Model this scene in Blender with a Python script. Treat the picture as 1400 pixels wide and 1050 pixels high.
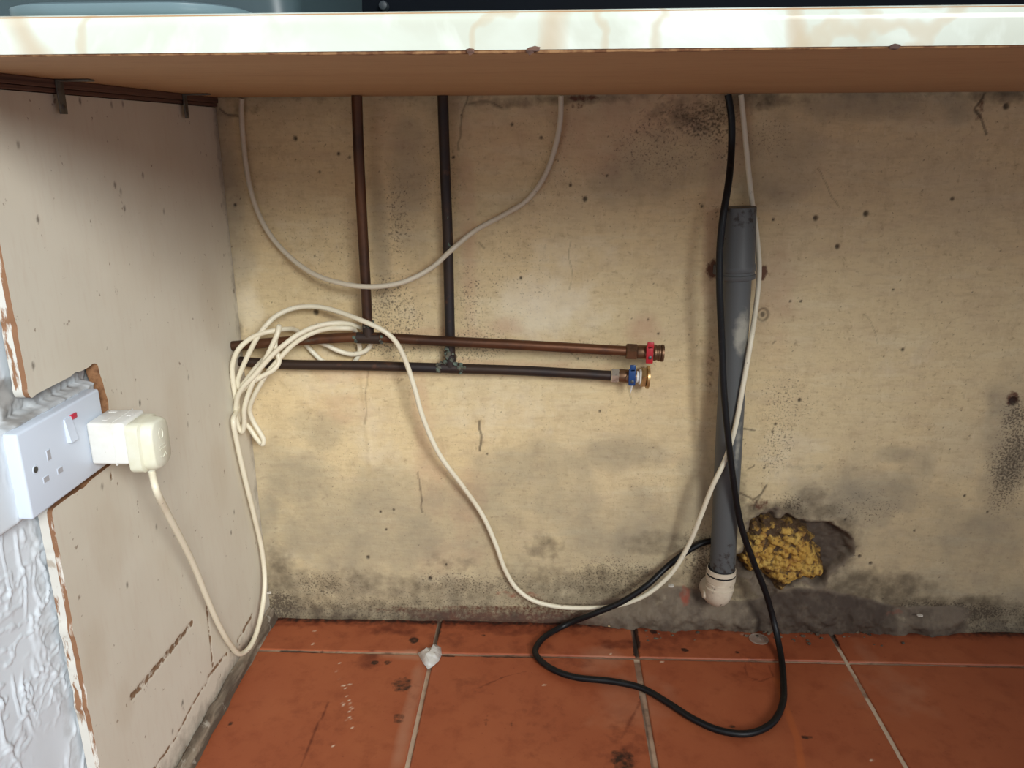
import bpy, bmesh, math, random
import numpy as np
from mathutils import Vector, Matrix

for o in list(bpy.data.objects): bpy.data.objects.remove(o)
S = bpy.context.scene
COL = S.collection
PI = math.pi
random.seed(7)

# ------------------------------------------------------------------ camera
FPX = 1100.0
CAM = np.array([0.0, -1.138, 0.755])
_p = math.atan2(340, FPX); _y = math.atan2(51, math.hypot(340, FPX)); _r = math.radians(.3)
FW = np.array([-math.sin(_y)*math.cos(_p), math.cos(_y)*math.cos(_p), -math.sin(_p)])
_R = np.cross(FW, [0, 0, 1.0]); _R /= np.linalg.norm(_R); _U = np.cross(_R, FW)
RT = _R*math.cos(_r) - _U*math.sin(_r); UP = _U*math.cos(_r) + _R*math.sin(_r)
cd = bpy.data.cameras.new('camera'); cam = bpy.data.objects.new('camera', cd); COL.objects.link(cam)
cd.sensor_fit = 'HORIZONTAL'; cd.sensor_width = 36; cd.lens = 36*FPX/1400; cd.clip_start = .01
m = Matrix(((RT[0], UP[0], -FW[0], CAM[0]), (RT[1], UP[1], -FW[1], CAM[1]), (RT[2], UP[2], -FW[2], CAM[2]), (0, 0, 0, 1)))
cam.matrix_world = m
S.camera = cam

# ------------------------------------------------------------------ world, lights, exposure
w = bpy.data.worlds.new('room_light'); S.world = w; w.use_nodes = True
w.node_tree.nodes['Background'].inputs[0].default_value = (.80, .88, 1, 1)
w.node_tree.nodes['Background'].inputs[1].default_value = .50

def area(name, loc, aim, size, power, color, spread=180, sy=None):
    l = bpy.data.lights.new(name, 'AREA'); l.energy = power; l.color = color; l.size = size
    l.spread = math.radians(spread)
    if sy: l.shape = 'RECTANGLE'; l.size_y = sy
    o = bpy.data.objects.new(name, l); COL.objects.link(o); o.location = loc
    o.rotation_euler = (Vector(aim) - Vector(loc)).to_track_quat('-Z', 'Y').to_euler()
    return o
area('window_daylight', (1.25, -3.3, 1.92), (-.66, -.3, .38), 1.25, 12.2, (.97, 1, .99), 44)
area('ceiling_lamp', (-.5, -1.9, 2.3), (-.3, -.3, .3), .6, 1.5, (.86, .94, 1), 120)
S.view_settings.view_transform = 'Standard'; S.view_settings.look = 'None'
S.view_settings.exposure = 0; S.view_settings.gamma = 1; S.view_settings.use_curve_mapping = False

# ------------------------------------------------------------------ helpers
def on(px, py, ax, v):
    """world point on the plane axis=v that the photograph shows at (px, py)"""
    d = FW + RT*(px - 700)/FPX + UP*(525 - py)/FPX
    return CAM + d*((v - CAM[ax])/d[ax])
def W(px, py, y=0.0): return on(px, py, 1, y)
def G(px, py, z=0.0): return on(px, py, 2, z)
def L(px, py, x=-.4494): return on(px, py, 0, x)

def srgb(r, g, b):
    f = lambda c: (c/255/12.92) if c/255 <= .04045 else ((c/255 + .055)/1.055)**2.4
    return (f(r), f(g), f(b), 1)

def tag(o, label=None, cat=None, group=None, kind=None):
    for k, v in (('label', label), ('category', cat), ('group', group), ('kind', kind)):
        if v: o[k] = v
    return o
def empty(name, loc, label, cat, group=None, kind=None):
    o = bpy.data.objects.new(name, None); COL.objects.link(o); o.location = loc; o.empty_display_size = .02
    return tag(o, label, cat, group, kind)
def link(name, me, mats=None, parent=None, smooth=True):
    o = bpy.data.objects.new(name, me); COL.objects.link(o)
    if mats is not None:
        for mm in (mats if isinstance(mats, (list, tuple)) else [mats]): me.materials.append(mm)
    if smooth: me.shade_smooth()
    if parent:
        o.parent = parent
        base = parent.location.copy()
        if parent.parent: base += parent.parent.location
        o.location = -base if not parent.parent or True else o.location
    return o
def place(o, loc=None):
    return o

class B:
    """mesh collector in world coordinates"""
    def __init__(s): s.bm = bmesh.new()
    def box(s, a, b, bev=0, seg=2, mi=0, rot=None):
        a = Vector(a); b = Vector(b); c = (a+b)/2; d = b-a
        r = bmesh.ops.create_cube(s.bm, size=1)
        vs = r['verts']
        for v in vs: v.co = Vector((v.co.x*d.x, v.co.y*d.y, v.co.z*d.z))
        fs = list({f for v in vs for f in v.link_faces})
        if bev:
            es = list({e for v in vs for e in v.link_edges})
            q = bmesh.ops.bevel(s.bm, geom=es, offset=bev, segments=seg, affect='EDGES', profile=.5)
            vs = list({v for f in q['faces'] for v in f.verts} | {v for v in vs if v.is_valid})
            fs = list({f for v in vs for f in v.link_faces})
        for f in fs: f.material_index = mi
        for v in vs:
            v.co = (rot @ v.co if rot is not None else v.co) + c
        return s
    def revolve(s, p0, ax, prof, seg=24, mi=0, poly=None, flat=False):
        """profile [(t, r)] along axis ax from p0"""
        p0 = Vector(p0); ax = Vector(ax).normalized()
        u = ax.orthogonal().normalized(); v = ax.cross(u)
        rings = []
        for t, r in prof:
            rings.append([s.bm.verts.new(p0 + ax*t + (u*math.cos(2*PI*k/seg) + v*math.sin(2*PI*k/seg))*r) for k in range(seg)])
        for a, b in zip(rings, rings[1:]):
            for k in range(seg):
                f = s.bm.faces.new((a[k], a[(k+1) % seg], b[(k+1) % seg], b[k])); f.material_index = mi
        for rg in (rings[0], rings[-1]):
            f = s.bm.faces.new(rg if rg is rings[-1] else rg[::-1]); f.material_index = mi
        return s
    def hexnut(s, p0, ax, t0, t1, r, mi=0, ch=.0012):
        return s.revolve(Vector(p0), ax, [(t0, r*.86), (t0+ch, r), (t1-ch, r), (t1, r*.86)], 6, mi)
    def prism(s, pts, d, mi=0):
        """polygon (3d points) extruded along d"""
        a = [s.bm.verts.new(Vector(p)) for p in pts]; b = [s.bm.verts.new(Vector(p) + Vector(d)) for p in pts]
        n = len(a)
        fs = [s.bm.faces.new(a[::-1]), s.bm.faces.new(b)] + [s.bm.faces.new((a[k], a[(k+1) % n], b[(k+1) % n], b[k])) for k in range(n)]
        for f in fs: f.material_index = mi
        return s
    def tube(s, pts, r, seg=12, cap=True, mi=0, smooth=6, radii=None):
        P = catmull([Vector(p) for p in pts], smooth) if smooth else [Vector(p) for p in pts]
        n = len(P); prev = None; rings = []
        for i, p in enumerate(P):
            t = (P[min(i+1, n-1)] - P[max(i-1, 0)]).normalized()
            if prev is None: u = t.orthogonal().normalized()
            else:
                u = prev - t*prev.dot(t)
                u = u.normalized() if u.length > 1e-6 else t.orthogonal().normalized()
            prev = u; v = t.cross(u)
            rr = r if radii is None else radii(i/(n-1))
            rings.append([s.bm.verts.new(p + (u*math.cos(2*PI*k/seg) + v*math.sin(2*PI*k/seg))*rr) for k in range(seg)])
        for a, b in zip(rings, rings[1:]):
            for k in range(seg):
                s.bm.faces.new((a[k], a[(k+1) % seg], b[(k+1) % seg], b[k])).material_index = mi
        if cap:
            s.bm.faces.new(rings[0][::-1]).material_index = mi; s.bm.faces.new(rings[-1]).material_index = mi
        return s
    def blob(s, c, r, seed=0, amp=.25, sub=2, sc=(1, 1, 1), mi=0):
        rnd = random.Random(seed)
        q = bmesh.ops.create_icosphere(s.bm, subdivisions=sub, radius=1)
        for v in q['verts']:
            k = r*(1 + amp*(rnd.random()-.5)*2)
            v.co = Vector(c) + Vector((v.co.x*k*sc[0], v.co.y*k*sc[1], v.co.z*k*sc[2]))
            for f in v.link_faces: f.material_index = mi
        return s
    def build(s, name, mats, parent=None, smooth=True, angle=35):
        bmesh.ops.recalc_face_normals(s.bm, faces=s.bm.faces)
        me = bpy.data.meshes.new(name); s.bm.to_mesh(me); s.bm.free()
        o = link(name, me, mats, None, False)
        if smooth: me.shade_smooth(); me.set_sharp_from_angle(angle=math.radians(angle))
        if parent: adopt(o, parent)
        return o

def wloc(o):
    v = Vector((0, 0, 0))
    while o: v += o.location; o = o.parent
    return v
def adopt(o, parent):
    o.parent = parent; o.location = -wloc(parent); return o

def catmull(P, k):
    out = []
    n = len(P)
    for i in range(n-1):
        p0 = P[max(i-1, 0)]; p1 = P[i]; p2 = P[i+1]; p3 = P[min(i+2, n-1)]
        # centripetal
        t0 = 0; t1 = t0 + max((p1-p0).length, 1e-5)**.5; t2 = t1 + max((p2-p1).length, 1e-5)**.5; t3 = t2 + max((p3-p2).length, 1e-5)**.5
        for j in range(k):
            t = t1 + (t2-t1)*j/k
            if i == 0: a1 = p1
            else: a1 = p0*((t1-t)/(t1-t0)) + p1*((t-t0)/(t1-t0))
            a2 = p1*((t2-t)/(t2-t1)) + p2*((t-t1)/(t2-t1))
            a3 = p2 if i == n-2 else p2*((t3-t)/(t3-t2)) + p3*((t-t2)/(t3-t2))
            b1 = a1*((t2-t)/(t2-t0)) + a2*((t-t0)/(t2-t0)) if i else a1*((t2-t)/(t2-t1)) + a2*((t-t1)/(t2-t1))
            b2 = a2*((t3-t)/(t3-t1)) + a3*((t-t1)/(t3-t1)) if i < n-2 else a2*((t2-t)/(t2-t1)) + a3*((t-t1)/(t2-t1))
            out.append(b1*((t2-t)/(t2-t1)) + b2*((t-t1)/(t2-t1)))
    out.append(P[-1])
    return out

# numpy value noise
def vnoise(x, y, s, seed):
    rs = np.random.RandomState(seed); N = 256; T = rs.rand(N, N)
    u = x*s; v = y*s; i = np.floor(u).astype(int); j = np.floor(v).astype(int)
    a = u-i; b = v-j; a = a*a*(3-2*a); b = b*b*(3-2*b)
    g = lambda p, q: T[p % N, q % N]
    return (g(i, j)*(1-a) + g(i+1, j)*a)*(1-b) + (g(i, j+1)*(1-a) + g(i+1, j+1)*a)*b
def fbm(x, y, s, seed, octv=4):
    t = 0; amp = .5; tot = 0
    for k in range(octv):
        t = t + amp*vnoise(x+.37*k, y-.21*k, s*2**k, seed+k*13); tot += amp; amp *= .5
    return t/tot
def sstep(x, a, b):
    t = np.clip((x-a)/(b-a), 0, 1); return t*t*(3-2*t)

def grid_mesh(name, U, V, pos, attrs=None, mask=None, flip=False):
    """U, V 1-d coordinates; pos (nu, nv, 3); attrs name->(nu, nv); mask (nu-1, nv-1) of faces kept"""
    nu, nv = len(U), len(V)
    idx = np.arange(nu*nv).reshape(nu, nv)
    q = np.stack([idx[:-1, :-1], idx[1:, :-1], idx[1:, 1:], idx[:-1, 1:]], -1)
    q = q.reshape(-1, 4) if mask is None else q[mask]
    if flip: q = q[:, ::-1]
    used = np.unique(q); remap = np.full(nu*nv, -1); remap[used] = np.arange(len(used))
    q = remap[q]
    me = bpy.data.meshes.new(name)
    me.vertices.add(len(used)); me.vertices.foreach_set('co', pos.reshape(-1, 3)[used].astype(np.float32).ravel())
    me.loops.add(q.size); me.loops.foreach_set('vertex_index', q.astype(np.int32).ravel())
    me.polygons.add(len(q)); me.polygons.foreach_set('loop_start', np.arange(0, q.size, 4, dtype=np.int32))
    me.update(calc_edges=True)
    for k, a in (attrs or {}).items():
        at = me.attributes.new(k, 'FLOAT', 'POINT'); at.data.foreach_set('value', np.clip(a, 0, 1).reshape(-1)[used].astype(np.float32))
    me.validate()
    return me

# ------------------------------------------------------------------ materials
def mat(name, base, rough=.6, layers=(), bump=(), metal=0, spec=.5, coat=0, trans=0, alpha=None, ior=1.45, sss=0):
    M = bpy.data.materials.new(name); M.use_nodes = True
    nt = M.node_tree; N = nt.nodes; K = nt.links
    bs = N['Principled BSDF']
    bs.inputs['Roughness'].default_value = rough; bs.inputs['Metallic'].default_value = metal
    bs.inputs['Specular IOR Level'].default_value = spec; bs.inputs['Coat Weight'].default_value = coat
    bs.inputs['Transmission Weight'].default_value = trans; bs.inputs['IOR'].default_value = ior
    if alpha is not None: bs.inputs['Alpha'].default_value = alpha
    tc = N.new('ShaderNodeTexCoord')
    def fac(l):
        if 'attr' in l:
            a = N.new('ShaderNodeAttribute'); a.attribute_name = l['attr']; out = a.outputs['Fac']
            if l.get('brk'):
                n = tex(dict(scale=l['brk'], detail=5, st=l.get('st', (1, 1, 1))))
                # threshold noise against the painted amount: ragged edges
                s1 = N.new('ShaderNodeMath'); s1.operation = 'MULTIPLY_ADD'; s1.inputs[1].default_value = l.get('ba', 1.2); s1.inputs[2].default_value = -l.get('ba', 1.2)/2
                K.new(n, s1.inputs[0])
                s2 = N.new('ShaderNodeMath'); s2.operation = 'ADD'; K.new(out, s2.inputs[0]); K.new(s1.outputs[0], s2.inputs[1])
                mr = N.new('ShaderNodeMapRange'); mr.inputs[1].default_value = l.get('lo', .3); mr.inputs[2].default_value = l.get('hi', .7)
                K.new(s2.outputs[0], mr.inputs[0])
                mu = N.new('ShaderNodeMath'); mu.operation = 'MULTIPLY'; mu.use_clamp = True
                c = N.new('ShaderNodeMath'); c.operation = 'MULTIPLY'; c.use_clamp = True; c.inputs[1].default_value = 4; K.new(out, c.inputs[0])
                K.new(mr.outputs[0], mu.inputs[0]); K.new(c.outputs[0], mu.inputs[1]); out = mu.outputs[0]
        else:
            t = tex(l)
            mr = N.new('ShaderNodeMapRange'); mr.inputs[1].default_value = l.get('lo', .4); mr.inputs[2].default_value = l.get('hi', .6)
            K.new(t, mr.inputs[0]); out = mr.outputs[0]
        g = N.new('ShaderNodeMath'); g.operation = 'MULTIPLY'; g.use_clamp = True; g.inputs[1].default_value = l.get('fac', 1); K.new(out, g.inputs[0])
        return g.outputs[0]
    def tex(l):
        mp = N.new('ShaderNodeMapping'); K.new(tc.outputs['Object'], mp.inputs[0]); mp.inputs['Scale'].default_value = l.get('st', (1, 1, 1))
        mp.inputs['Location'].default_value = l.get('off', (0, 0, 0)); mp.inputs['Rotation'].default_value = l.get('rot', (0, 0, 0))
        if l.get('kind') == 'vor':
            n = N.new('ShaderNodeTexVoronoi'); n.inputs['Scale'].default_value = l['scale']; n.feature = l.get('feature', 'F1'); K.new(mp.outputs[0], n.inputs['Vector']); return n.outputs['Distance']
        if l.get('kind') == 'wave':
            n = N.new('ShaderNodeTexWave'); n.inputs['Scale'].default_value = l['scale']; n.inputs['Distortion'].default_value = l.get('dist', 6)
            n.inputs['Detail'].default_value = l.get('detail', 3); n.inputs['Detail Scale'].default_value = l.get('ds', 1)
            K.new(mp.outputs[0], n.inputs['Vector']); return n.outputs['Fac']
        n = N.new('ShaderNodeTexNoise'); n.inputs['Scale'].default_value = l['scale']; n.inputs['Detail'].default_value = l.get('detail', 4)
        n.inputs['Roughness'].default_value = l.get('nr', .55); n.inputs['Distortion'].default_value = l.get('dist', 0)
        K.new(mp.outputs[0], n.inputs['Vector']); return n.outputs['Fac']
    cur = None
    for l in layers:
        mx = N.new('ShaderNodeMix'); mx.data_type = 'RGBA'
        if cur is None: mx.inputs[6].default_value = base
        else: K.new(cur, mx.inputs[6])
        mx.inputs[7].default_value = l['c']; K.new(fac(l), mx.inputs[0]); cur = mx.outputs[2]
    if cur is None: bs.inputs['Base Color'].default_value = base
    else: K.new(cur, bs.inputs['Base Color'])
    prev = None
    for b in bump:
        bn = N.new('ShaderNodeBump'); bn.inputs['Strength'].default_value = b.get('s', .3); bn.inputs['Distance'].default_value = b.get('d', .001)
        K.new(tex(b), bn.inputs['Height'])
        if prev: K.new(prev, bn.inputs['Normal'])
        prev = bn.outputs[0]
    if prev: K.new(prev, bs.inputs['Normal'])
    return M

m_wall = mat('stained_plaster', srgb(212, 192, 150), .78, [
    dict(scale=3.2, lo=.42, hi=.62, c=srgb(218, 192, 145), fac=.65, detail=5),
    dict(scale=5, lo=.5, hi=.7, c=srgb(196, 180, 148), fac=.6, detail=6, off=(3, 1, 2)),
    dict(scale=9, lo=.52, hi=.72, c=srgb(220, 206, 170), fac=.5, st=(1, 1, 6), detail=6),
    dict(scale=14, lo=.5, hi=.75, c=srgb(190, 166, 136), fac=.45, st=(1, 1, 3.4), detail=7, off=(1, 7, 3)),
    dict(scale=45, lo=.48, hi=.75, c=srgb(172, 148, 114), fac=.5, st=(1, 1, 3.2), detail=8, nr=.65),
    dict(scale=24, lo=.5, hi=.72, c=srgb(164, 140, 106), fac=.4, st=(1.5, 1, 1), detail=9, nr=.7, off=(2, 2, 2)),
    dict(scale=60, lo=.55, hi=.8, c=srgb(230, 214, 182), fac=.3, st=(3, 1, 1), off=(5, 5, 5)),
    dict(scale=110, lo=.56, hi=.72, c=srgb(142, 116, 86), fac=.6, detail=8, nr=.7),
    dict(scale=260, lo=.66, hi=.74, c=srgb(96, 76, 56), fac=.7, detail=3),
    dict(attr='pale', c=srgb(232, 222, 198), brk=30, ba=.8, fac=.7, lo=.25, hi=.9),
    dict(attr='pink', c=srgb(190, 152, 122), brk=40, ba=.9, fac=.8, lo=.05, hi=.9),
    dict(attr='grey', c=srgb(142, 132, 112), brk=18, ba=.9, fac=.85, lo=-.05, hi=.85),
    dict(attr='grime', c=srgb(92, 80, 62), brk=60, ba=1.5, fac=.85, lo=.25, hi=1.05),
    dict(attr='mould', c=srgb(58, 46, 36), brk=330, ba=3.0, fac=.72, lo=.55, hi=1.0),
    dict(attr='rust', c=srgb(88, 48, 32), brk=160, ba=1.6, fac=.9, lo=.3, hi=.8),
    dict(attr='mortar', c=srgb(112, 98, 82), brk=40, ba=.5, fac=.9, lo=.2, hi=.6),
    dict(attr='mortar', c=srgb(66, 52, 42), brk=34, ba=2.2, fac=.75, lo=.85, hi=1.5),
    dict(attr='mortar', c=srgb(150, 136, 112), brk=75, ba=2.2, fac=.6, lo=1.25, hi=1.6),
    dict(attr='deep', c=srgb(62, 48, 38), brk=55, ba=1.1, fac=.9, lo=.3, hi=.9),
    dict(attr='red', c=srgb(140, 66, 46), brk=70, ba=1.2, fac=.85, lo=.4, hi=.8),
    dict(attr='mark', c=srgb(44, 32, 24), fac=.9),
], [dict(scale=45, s=.45, d=.0025, detail=7), dict(scale=240, s=.35, d=.0008), dict(scale=60, s=.3, d=.0012, st=(1, 1, 5))])
m_tile = mat('terracotta', srgb(158, 86, 54), .48, [
    dict(scale=4, lo=.35, hi=.7, c=srgb(144, 72, 44), fac=.7, detail=4),
    dict(scale=11, lo=.5, hi=.75, c=srgb(168, 96, 60), fac=.5, detail=6),
    dict(scale=30, lo=.5, hi=.75, c=srgb(122, 56, 32), fac=.65, detail=8, nr=.65),
    dict(scale=190, lo=.66, hi=.74, c=srgb(110, 50, 34), fac=.6),
    dict(attr='film', c=srgb(172, 124, 98), brk=18, ba=.8, fac=.75, lo=.2, hi=.9),
    dict(attr='stain', c=srgb(96, 40, 24), brk=55, ba=1.4, fac=.85, lo=.3, hi=.9),
    dict(attr='orange', c=srgb(190, 98, 44), brk=20, ba=.4, fac=.7, lo=.2, hi=.9),
    dict(attr='dark', c=srgb(34, 22, 18), brk=120, ba=1.4, fac=.92, lo=.3, hi=.8),
    dict(attr='white', c=srgb(225, 205, 180), fac=.9),
], [dict(scale=10, s=.25, d=.004, detail=3), dict(scale=120, s=.18, d=.0008)], spec=.45)
m_grout = mat('tile_grout', srgb(168, 140, 116), .9, [
    dict(scale=5, lo=.44, hi=.56, c=srgb(110, 76, 58), fac=.75, detail=4),
    dict(scale=60, lo=.5, hi=.7, c=srgb(70, 50, 40), fac=.6),
    dict(attr='dark', c=srgb(30, 20, 16), fac=.95),
    dict(attr='pale', c=srgb(200, 180, 155), fac=.85)],
    [dict(scale=150, s=.5, d=.001)])
m_panel = mat('painted_board', srgb(210, 204, 188), .55, [
    dict(scale=4, lo=.4, hi=.65, c=srgb(200, 191, 173), fac=.6, detail=4),
    dict(scale=7, lo=.55, hi=.8, c=srgb(216, 211, 196), fac=.5, detail=4, off=(3, 3, 3)),
    dict(scale=30, lo=.5, hi=.8, c=srgb(196, 180, 162), fac=.3, st=(1, 6, 1)),
    dict(scale=110, lo=.69, hi=.74, c=srgb(110, 84, 62), fac=.65, detail=3),
    dict(attr='smudge', c=srgb(168, 146, 116), brk=12, ba=.9, fac=.45, lo=.1, hi=1.2),
    dict(attr='rough', c=srgb(122, 94, 68), brk=130, ba=1.8, fac=.95, lo=.4, hi=.6, st=(1, 1, 1)),
    dict(attr='grime', c=srgb(84, 72, 60), brk=50, ba=1.2, fac=.85, lo=.3, hi=1),
    dict(attr='mark', c=srgb(60, 44, 34), fac=.85),
], [dict(scale=90, s=.12, d=.0008), dict(scale=7, s=.2, d=.003)], spec=.4)
m_cut = mat('raw_board_edge', srgb(150, 108, 74), .85, [
    dict(scale=150, lo=.45, hi=.7, c=srgb(96, 62, 40), fac=.8, detail=6)], [dict(scale=200, s=.6, d=.0015)])
m_edge = mat('flaking_painted_edge', srgb(212, 208, 198), .7, [
    dict(scale=26, lo=.41, hi=.46, c=srgb(136, 98, 70), detail=7, st=(2, 1, .45), nr=.65),
    dict(scale=50, lo=.62, hi=.68, c=srgb(170, 150, 130), fac=.7, detail=5)], [dict(scale=70, s=.4, d=.002, detail=6)])
m_edge2 = mat('painted_edge_outer', srgb(206, 204, 196), .7, [
    dict(scale=26, lo=.56, hi=.60, c=srgb(140, 102, 74), detail=7, st=(2, 1, .45), nr=.65),
    dict(scale=50, lo=.60, hi=.68, c=srgb(158, 144, 126), fac=.7, detail=5)], [dict(scale=70, s=.4, d=.002, detail=6)])
m_artex = mat('white_textured_plaster', srgb(216, 224, 230), .6, [
    dict(scale=6, lo=.45, hi=.7, c=srgb(206, 214, 220), fac=.6),
    dict(attr='dirt', c=srgb(130, 124, 116), brk=60, ba=1, fac=.8, lo=.3, hi=1)],
    [dict(scale=60, s=.12, d=.001, detail=2)])
m_worktop = mat('marbled_laminate', srgb(208, 214, 202), .2, [
    dict(scale=7, lo=.38, hi=.6, c=srgb(196, 198, 182), fac=.7, detail=5, dist=1.2),
    dict(scale=5, lo=.5, hi=.62, c=srgb(224, 230, 220), fac=.9, detail=5, dist=2, off=(2, 5, 1)),
    dict(kind='wave', scale=1.6, dist=9, detail=4, ds=1.4, lo=.955, hi=1, c=srgb(190, 170, 142), fac=.7, rot=(0, .5, .3)),
    dict(kind='wave', scale=2.6, dist=11, detail=5, ds=2, lo=.97, hi=1, c=srgb(194, 178, 150), fac=.6, rot=(0, -.6, .9), off=(4, 2, 1)),
], spec=.3)
m_chip = mat('chipboard_underside', srgb(176, 140, 102), .7, [
    dict(scale=8, lo=.4, hi=.7, c=srgb(164, 126, 90), fac=.6, st=(.5, 2, 1)),
    dict(scale=100, lo=.55, hi=.8, c=srgb(100, 62, 40), fac=.35, st=(.3, 2, 1))], [dict(scale=150, s=.15, d=.0006)])
m_chipedge = mat('torn_chipboard', srgb(168, 128, 88), .85, [
    dict(scale=130, lo=.42, hi=.6, c=srgb(112, 72, 46), fac=.9)], [dict(scale=220, s=.6, d=.001)])
m_batten = mat('dirty_batten_wood', srgb(104, 74, 60), .8, [
    dict(scale=30, lo=.4, hi=.6, c=srgb(66, 46, 40), fac=.8, st=(1, .05, 14))], [dict(scale=40, s=.5, d=.001, st=(1, .05, 12))])
m_copper = mat('tarnished_copper', srgb(104, 68, 46), .42, [
    dict(scale=9, lo=.42, hi=.62, c=srgb(62, 44, 36), fac=.85, detail=6),
    dict(scale=50, lo=.55, hi=.75, c=srgb(52, 42, 40), fac=.6, detail=5),
    dict(scale=70, lo=.68, hi=.76, c=srgb(96, 108, 98), fac=.5)], [dict(scale=150, s=.2, d=.0005)], metal=.55)
m_copperdark = mat('blackened_copper', srgb(60, 46, 38), .5, [
    dict(scale=12, lo=.45, hi=.6, c=srgb(44, 40, 42), fac=.9, detail=5),
    dict(scale=60, lo=.62, hi=.72, c=srgb(98, 66, 50), fac=.6)], [dict(scale=150, s=.2, d=.0005)], metal=.4)
m_verdi = mat('verdigris_solder', srgb(96, 92, 80), .8, [
    dict(scale=140, lo=.45, hi=.58, c=srgb(96, 116, 104), fac=.8, detail=5),
    dict(scale=90, lo=.52, hi=.6, c=srgb(46, 42, 40), fac=.8, off=(4, 4, 4))], [dict(scale=250, s=.8, d=.0015)], metal=.1)
m_brass = mat('aged_brass', srgb(128, 98, 74), .42, [
    dict(scale=60, lo=.45, hi=.7, c=srgb(84, 64, 52), fac=.8)], [dict(scale=200, s=.2, d=.0005)], metal=.75)
m_brassnew = mat('bright_brass', srgb(206, 172, 118), .3, [
    dict(scale=60, lo=.5, hi=.75, c=srgb(150, 112, 74), fac=.7)], metal=.75)
m_nickel = mat('plated_nut', srgb(214, 206, 190), .28, [dict(scale=80, lo=.55, hi=.7, c=srgb(140, 116, 92), fac=.7)], metal=.7)
m_red = mat('red_lever_enamel', srgb(176, 34, 44), .4, [dict(scale=120, lo=.6, hi=.7, c=srgb(120, 22, 30), fac=.7)])
m_blue = mat('blue_lever_enamel', srgb(30, 66, 118), .4, [dict(scale=120, lo=.6, hi=.7, c=srgb(18, 38, 74), fac=.7)])
m_ptfe = mat('white_thread_tape', srgb(222, 220, 214), .6)
m_waste = mat('grey_waste_plastic', srgb(86, 88, 88), .5, [
    dict(scale=12, lo=.45, hi=.7, c=srgb(74, 76, 77), fac=.6, st=(1, 1, .3)),
    dict(attr='scuff', c=srgb(176, 172, 156), brk=90, ba=1, fac=.7, lo=.3, hi=.9),
    dict(scale=75, lo=.69, hi=.74, c=srgb(36, 30, 26), fac=.8),
    dict(attr='dirt', c=srgb(44, 34, 28), brk=120, ba=2.0, fac=.9, lo=.5, hi=.8)], [dict(scale=120, s=.1, d=.0005)])
m_fit = mat('white_trap_plastic', srgb(206, 192, 170), .45, [
    dict(scale=40, lo=.5, hi=.75, c=srgb(168, 146, 118), fac=.6),
    dict(scale=130, lo=.66, hi=.71, c=srgb(60, 42, 30), fac=.85)], [dict(scale=100, s=.1, d=.0006)])
m_rubber = mat('black_rubber', srgb(28, 24, 24), .6)
m_foam = mat('yellow_expanding_foam', srgb(184, 142, 62), .75, [
    dict(scale=26, lo=.45, hi=.65, c=srgb(196, 162, 84), fac=.8, detail=5),
    dict(scale=75, lo=.52, hi=.64, c=srgb(140, 92, 40), fac=.8, detail=6),
    dict(scale=150, lo=.54, hi=.66, c=srgb(100, 66, 30), fac=.75, detail=5),
    dict(attr='dirt', c=srgb(64, 44, 28), brk=110, ba=1.8, fac=.95, lo=.35, hi=.9)],
    [dict(scale=190, s=.8, d=.003, detail=4), dict(scale=90, s=.5, d=.003, detail=6)])
m_mortar = mat('crumbled_mortar', srgb(104, 92, 76), .9, [
    dict(scale=25, lo=.45, hi=.6, c=srgb(56, 44, 36), fac=.9, detail=6),
    dict(scale=60, lo=.6, hi=.7, c=srgb(140, 126, 106), fac=.6, detail=5)], [dict(scale=120, s=.8, d=.003, detail=6)])
m_cable = mat('cream_flex', srgb(224, 216, 192), .42, [
    dict(scale=14, lo=.5, hi=.7, c=srgb(206, 192, 166), fac=.6),
    dict(scale=140, lo=.67, hi=.72, c=srgb(120, 100, 80), fac=.6)])
m_cable2 = mat('off_white_flex', srgb(206, 196, 174), .45, [
    dict(scale=14, lo=.5, hi=.7, c=srgb(186, 170, 144), fac=.6),
    dict(scale=140, lo=.67, hi=.72, c=srgb(110, 92, 72), fac=.6)])
m_black = mat('black_flex', srgb(16, 16, 18), .42, spec=.35, layers=[dict(scale=120, lo=.6, hi=.75, c=srgb(60, 54, 48), fac=.5)])
m_white = mat('white_moulded_plastic', srgb(206, 216, 229), .32)
m_adapt = mat('grubby_white_plastic', srgb(222, 222, 216), .35, [
    dict(scale=30, lo=.5, hi=.75, c=srgb(198, 192, 176), fac=.6),
    dict(scale=130, lo=.69, hi=.73, c=srgb(140, 120, 96), fac=.7)])
m_plug = mat('yellowed_plug_plastic', srgb(222, 221, 202), .38, [
    dict(scale=40, lo=.45, hi=.7, c=srgb(210, 206, 176), fac=.6)])
m_slot = mat('dark_slot', srgb(60, 58, 60), .8)
m_slotgrey = mat('shuttered_slot', srgb(170, 170, 174), .6)
m_steel = mat('dull_zinc_steel', srgb(112, 112, 106), .5, [dict(scale=60, lo=.45, hi=.65, c=srgb(74, 66, 58), fac=.7)], metal=.5)
m_screw = mat('screw_metal', srgb(90, 92, 92), .4, metal=.6)
m_redneon = mat('red_switch_marker', srgb(190, 40, 66), .35)
m_backdrop = mat('dark_backdrop', srgb(6, 12, 20), .6, spec=.1, layers= [dict(scale=5, lo=.4, hi=.7, c=srgb(4, 8, 14), fac=.7)])
m_tub = mat('pale_grey_plastic', srgb(58, 72, 76), .35, [dict(scale=9, lo=.4, hi=.7, c=srgb(52, 66, 70), fac=.5)])
m_tublip = mat('pale_lip_plastic', srgb(106, 126, 132), .3)
m_clear = mat('cloudy_clear_plastic', srgb(225, 222, 214), .22, [dict(scale=60, lo=.45, hi=.6, c=srgb(240, 240, 236), fac=.8, st=(1, 4, 1))], [dict(scale=70, s=.6, d=.002)], alpha=.55)
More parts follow.
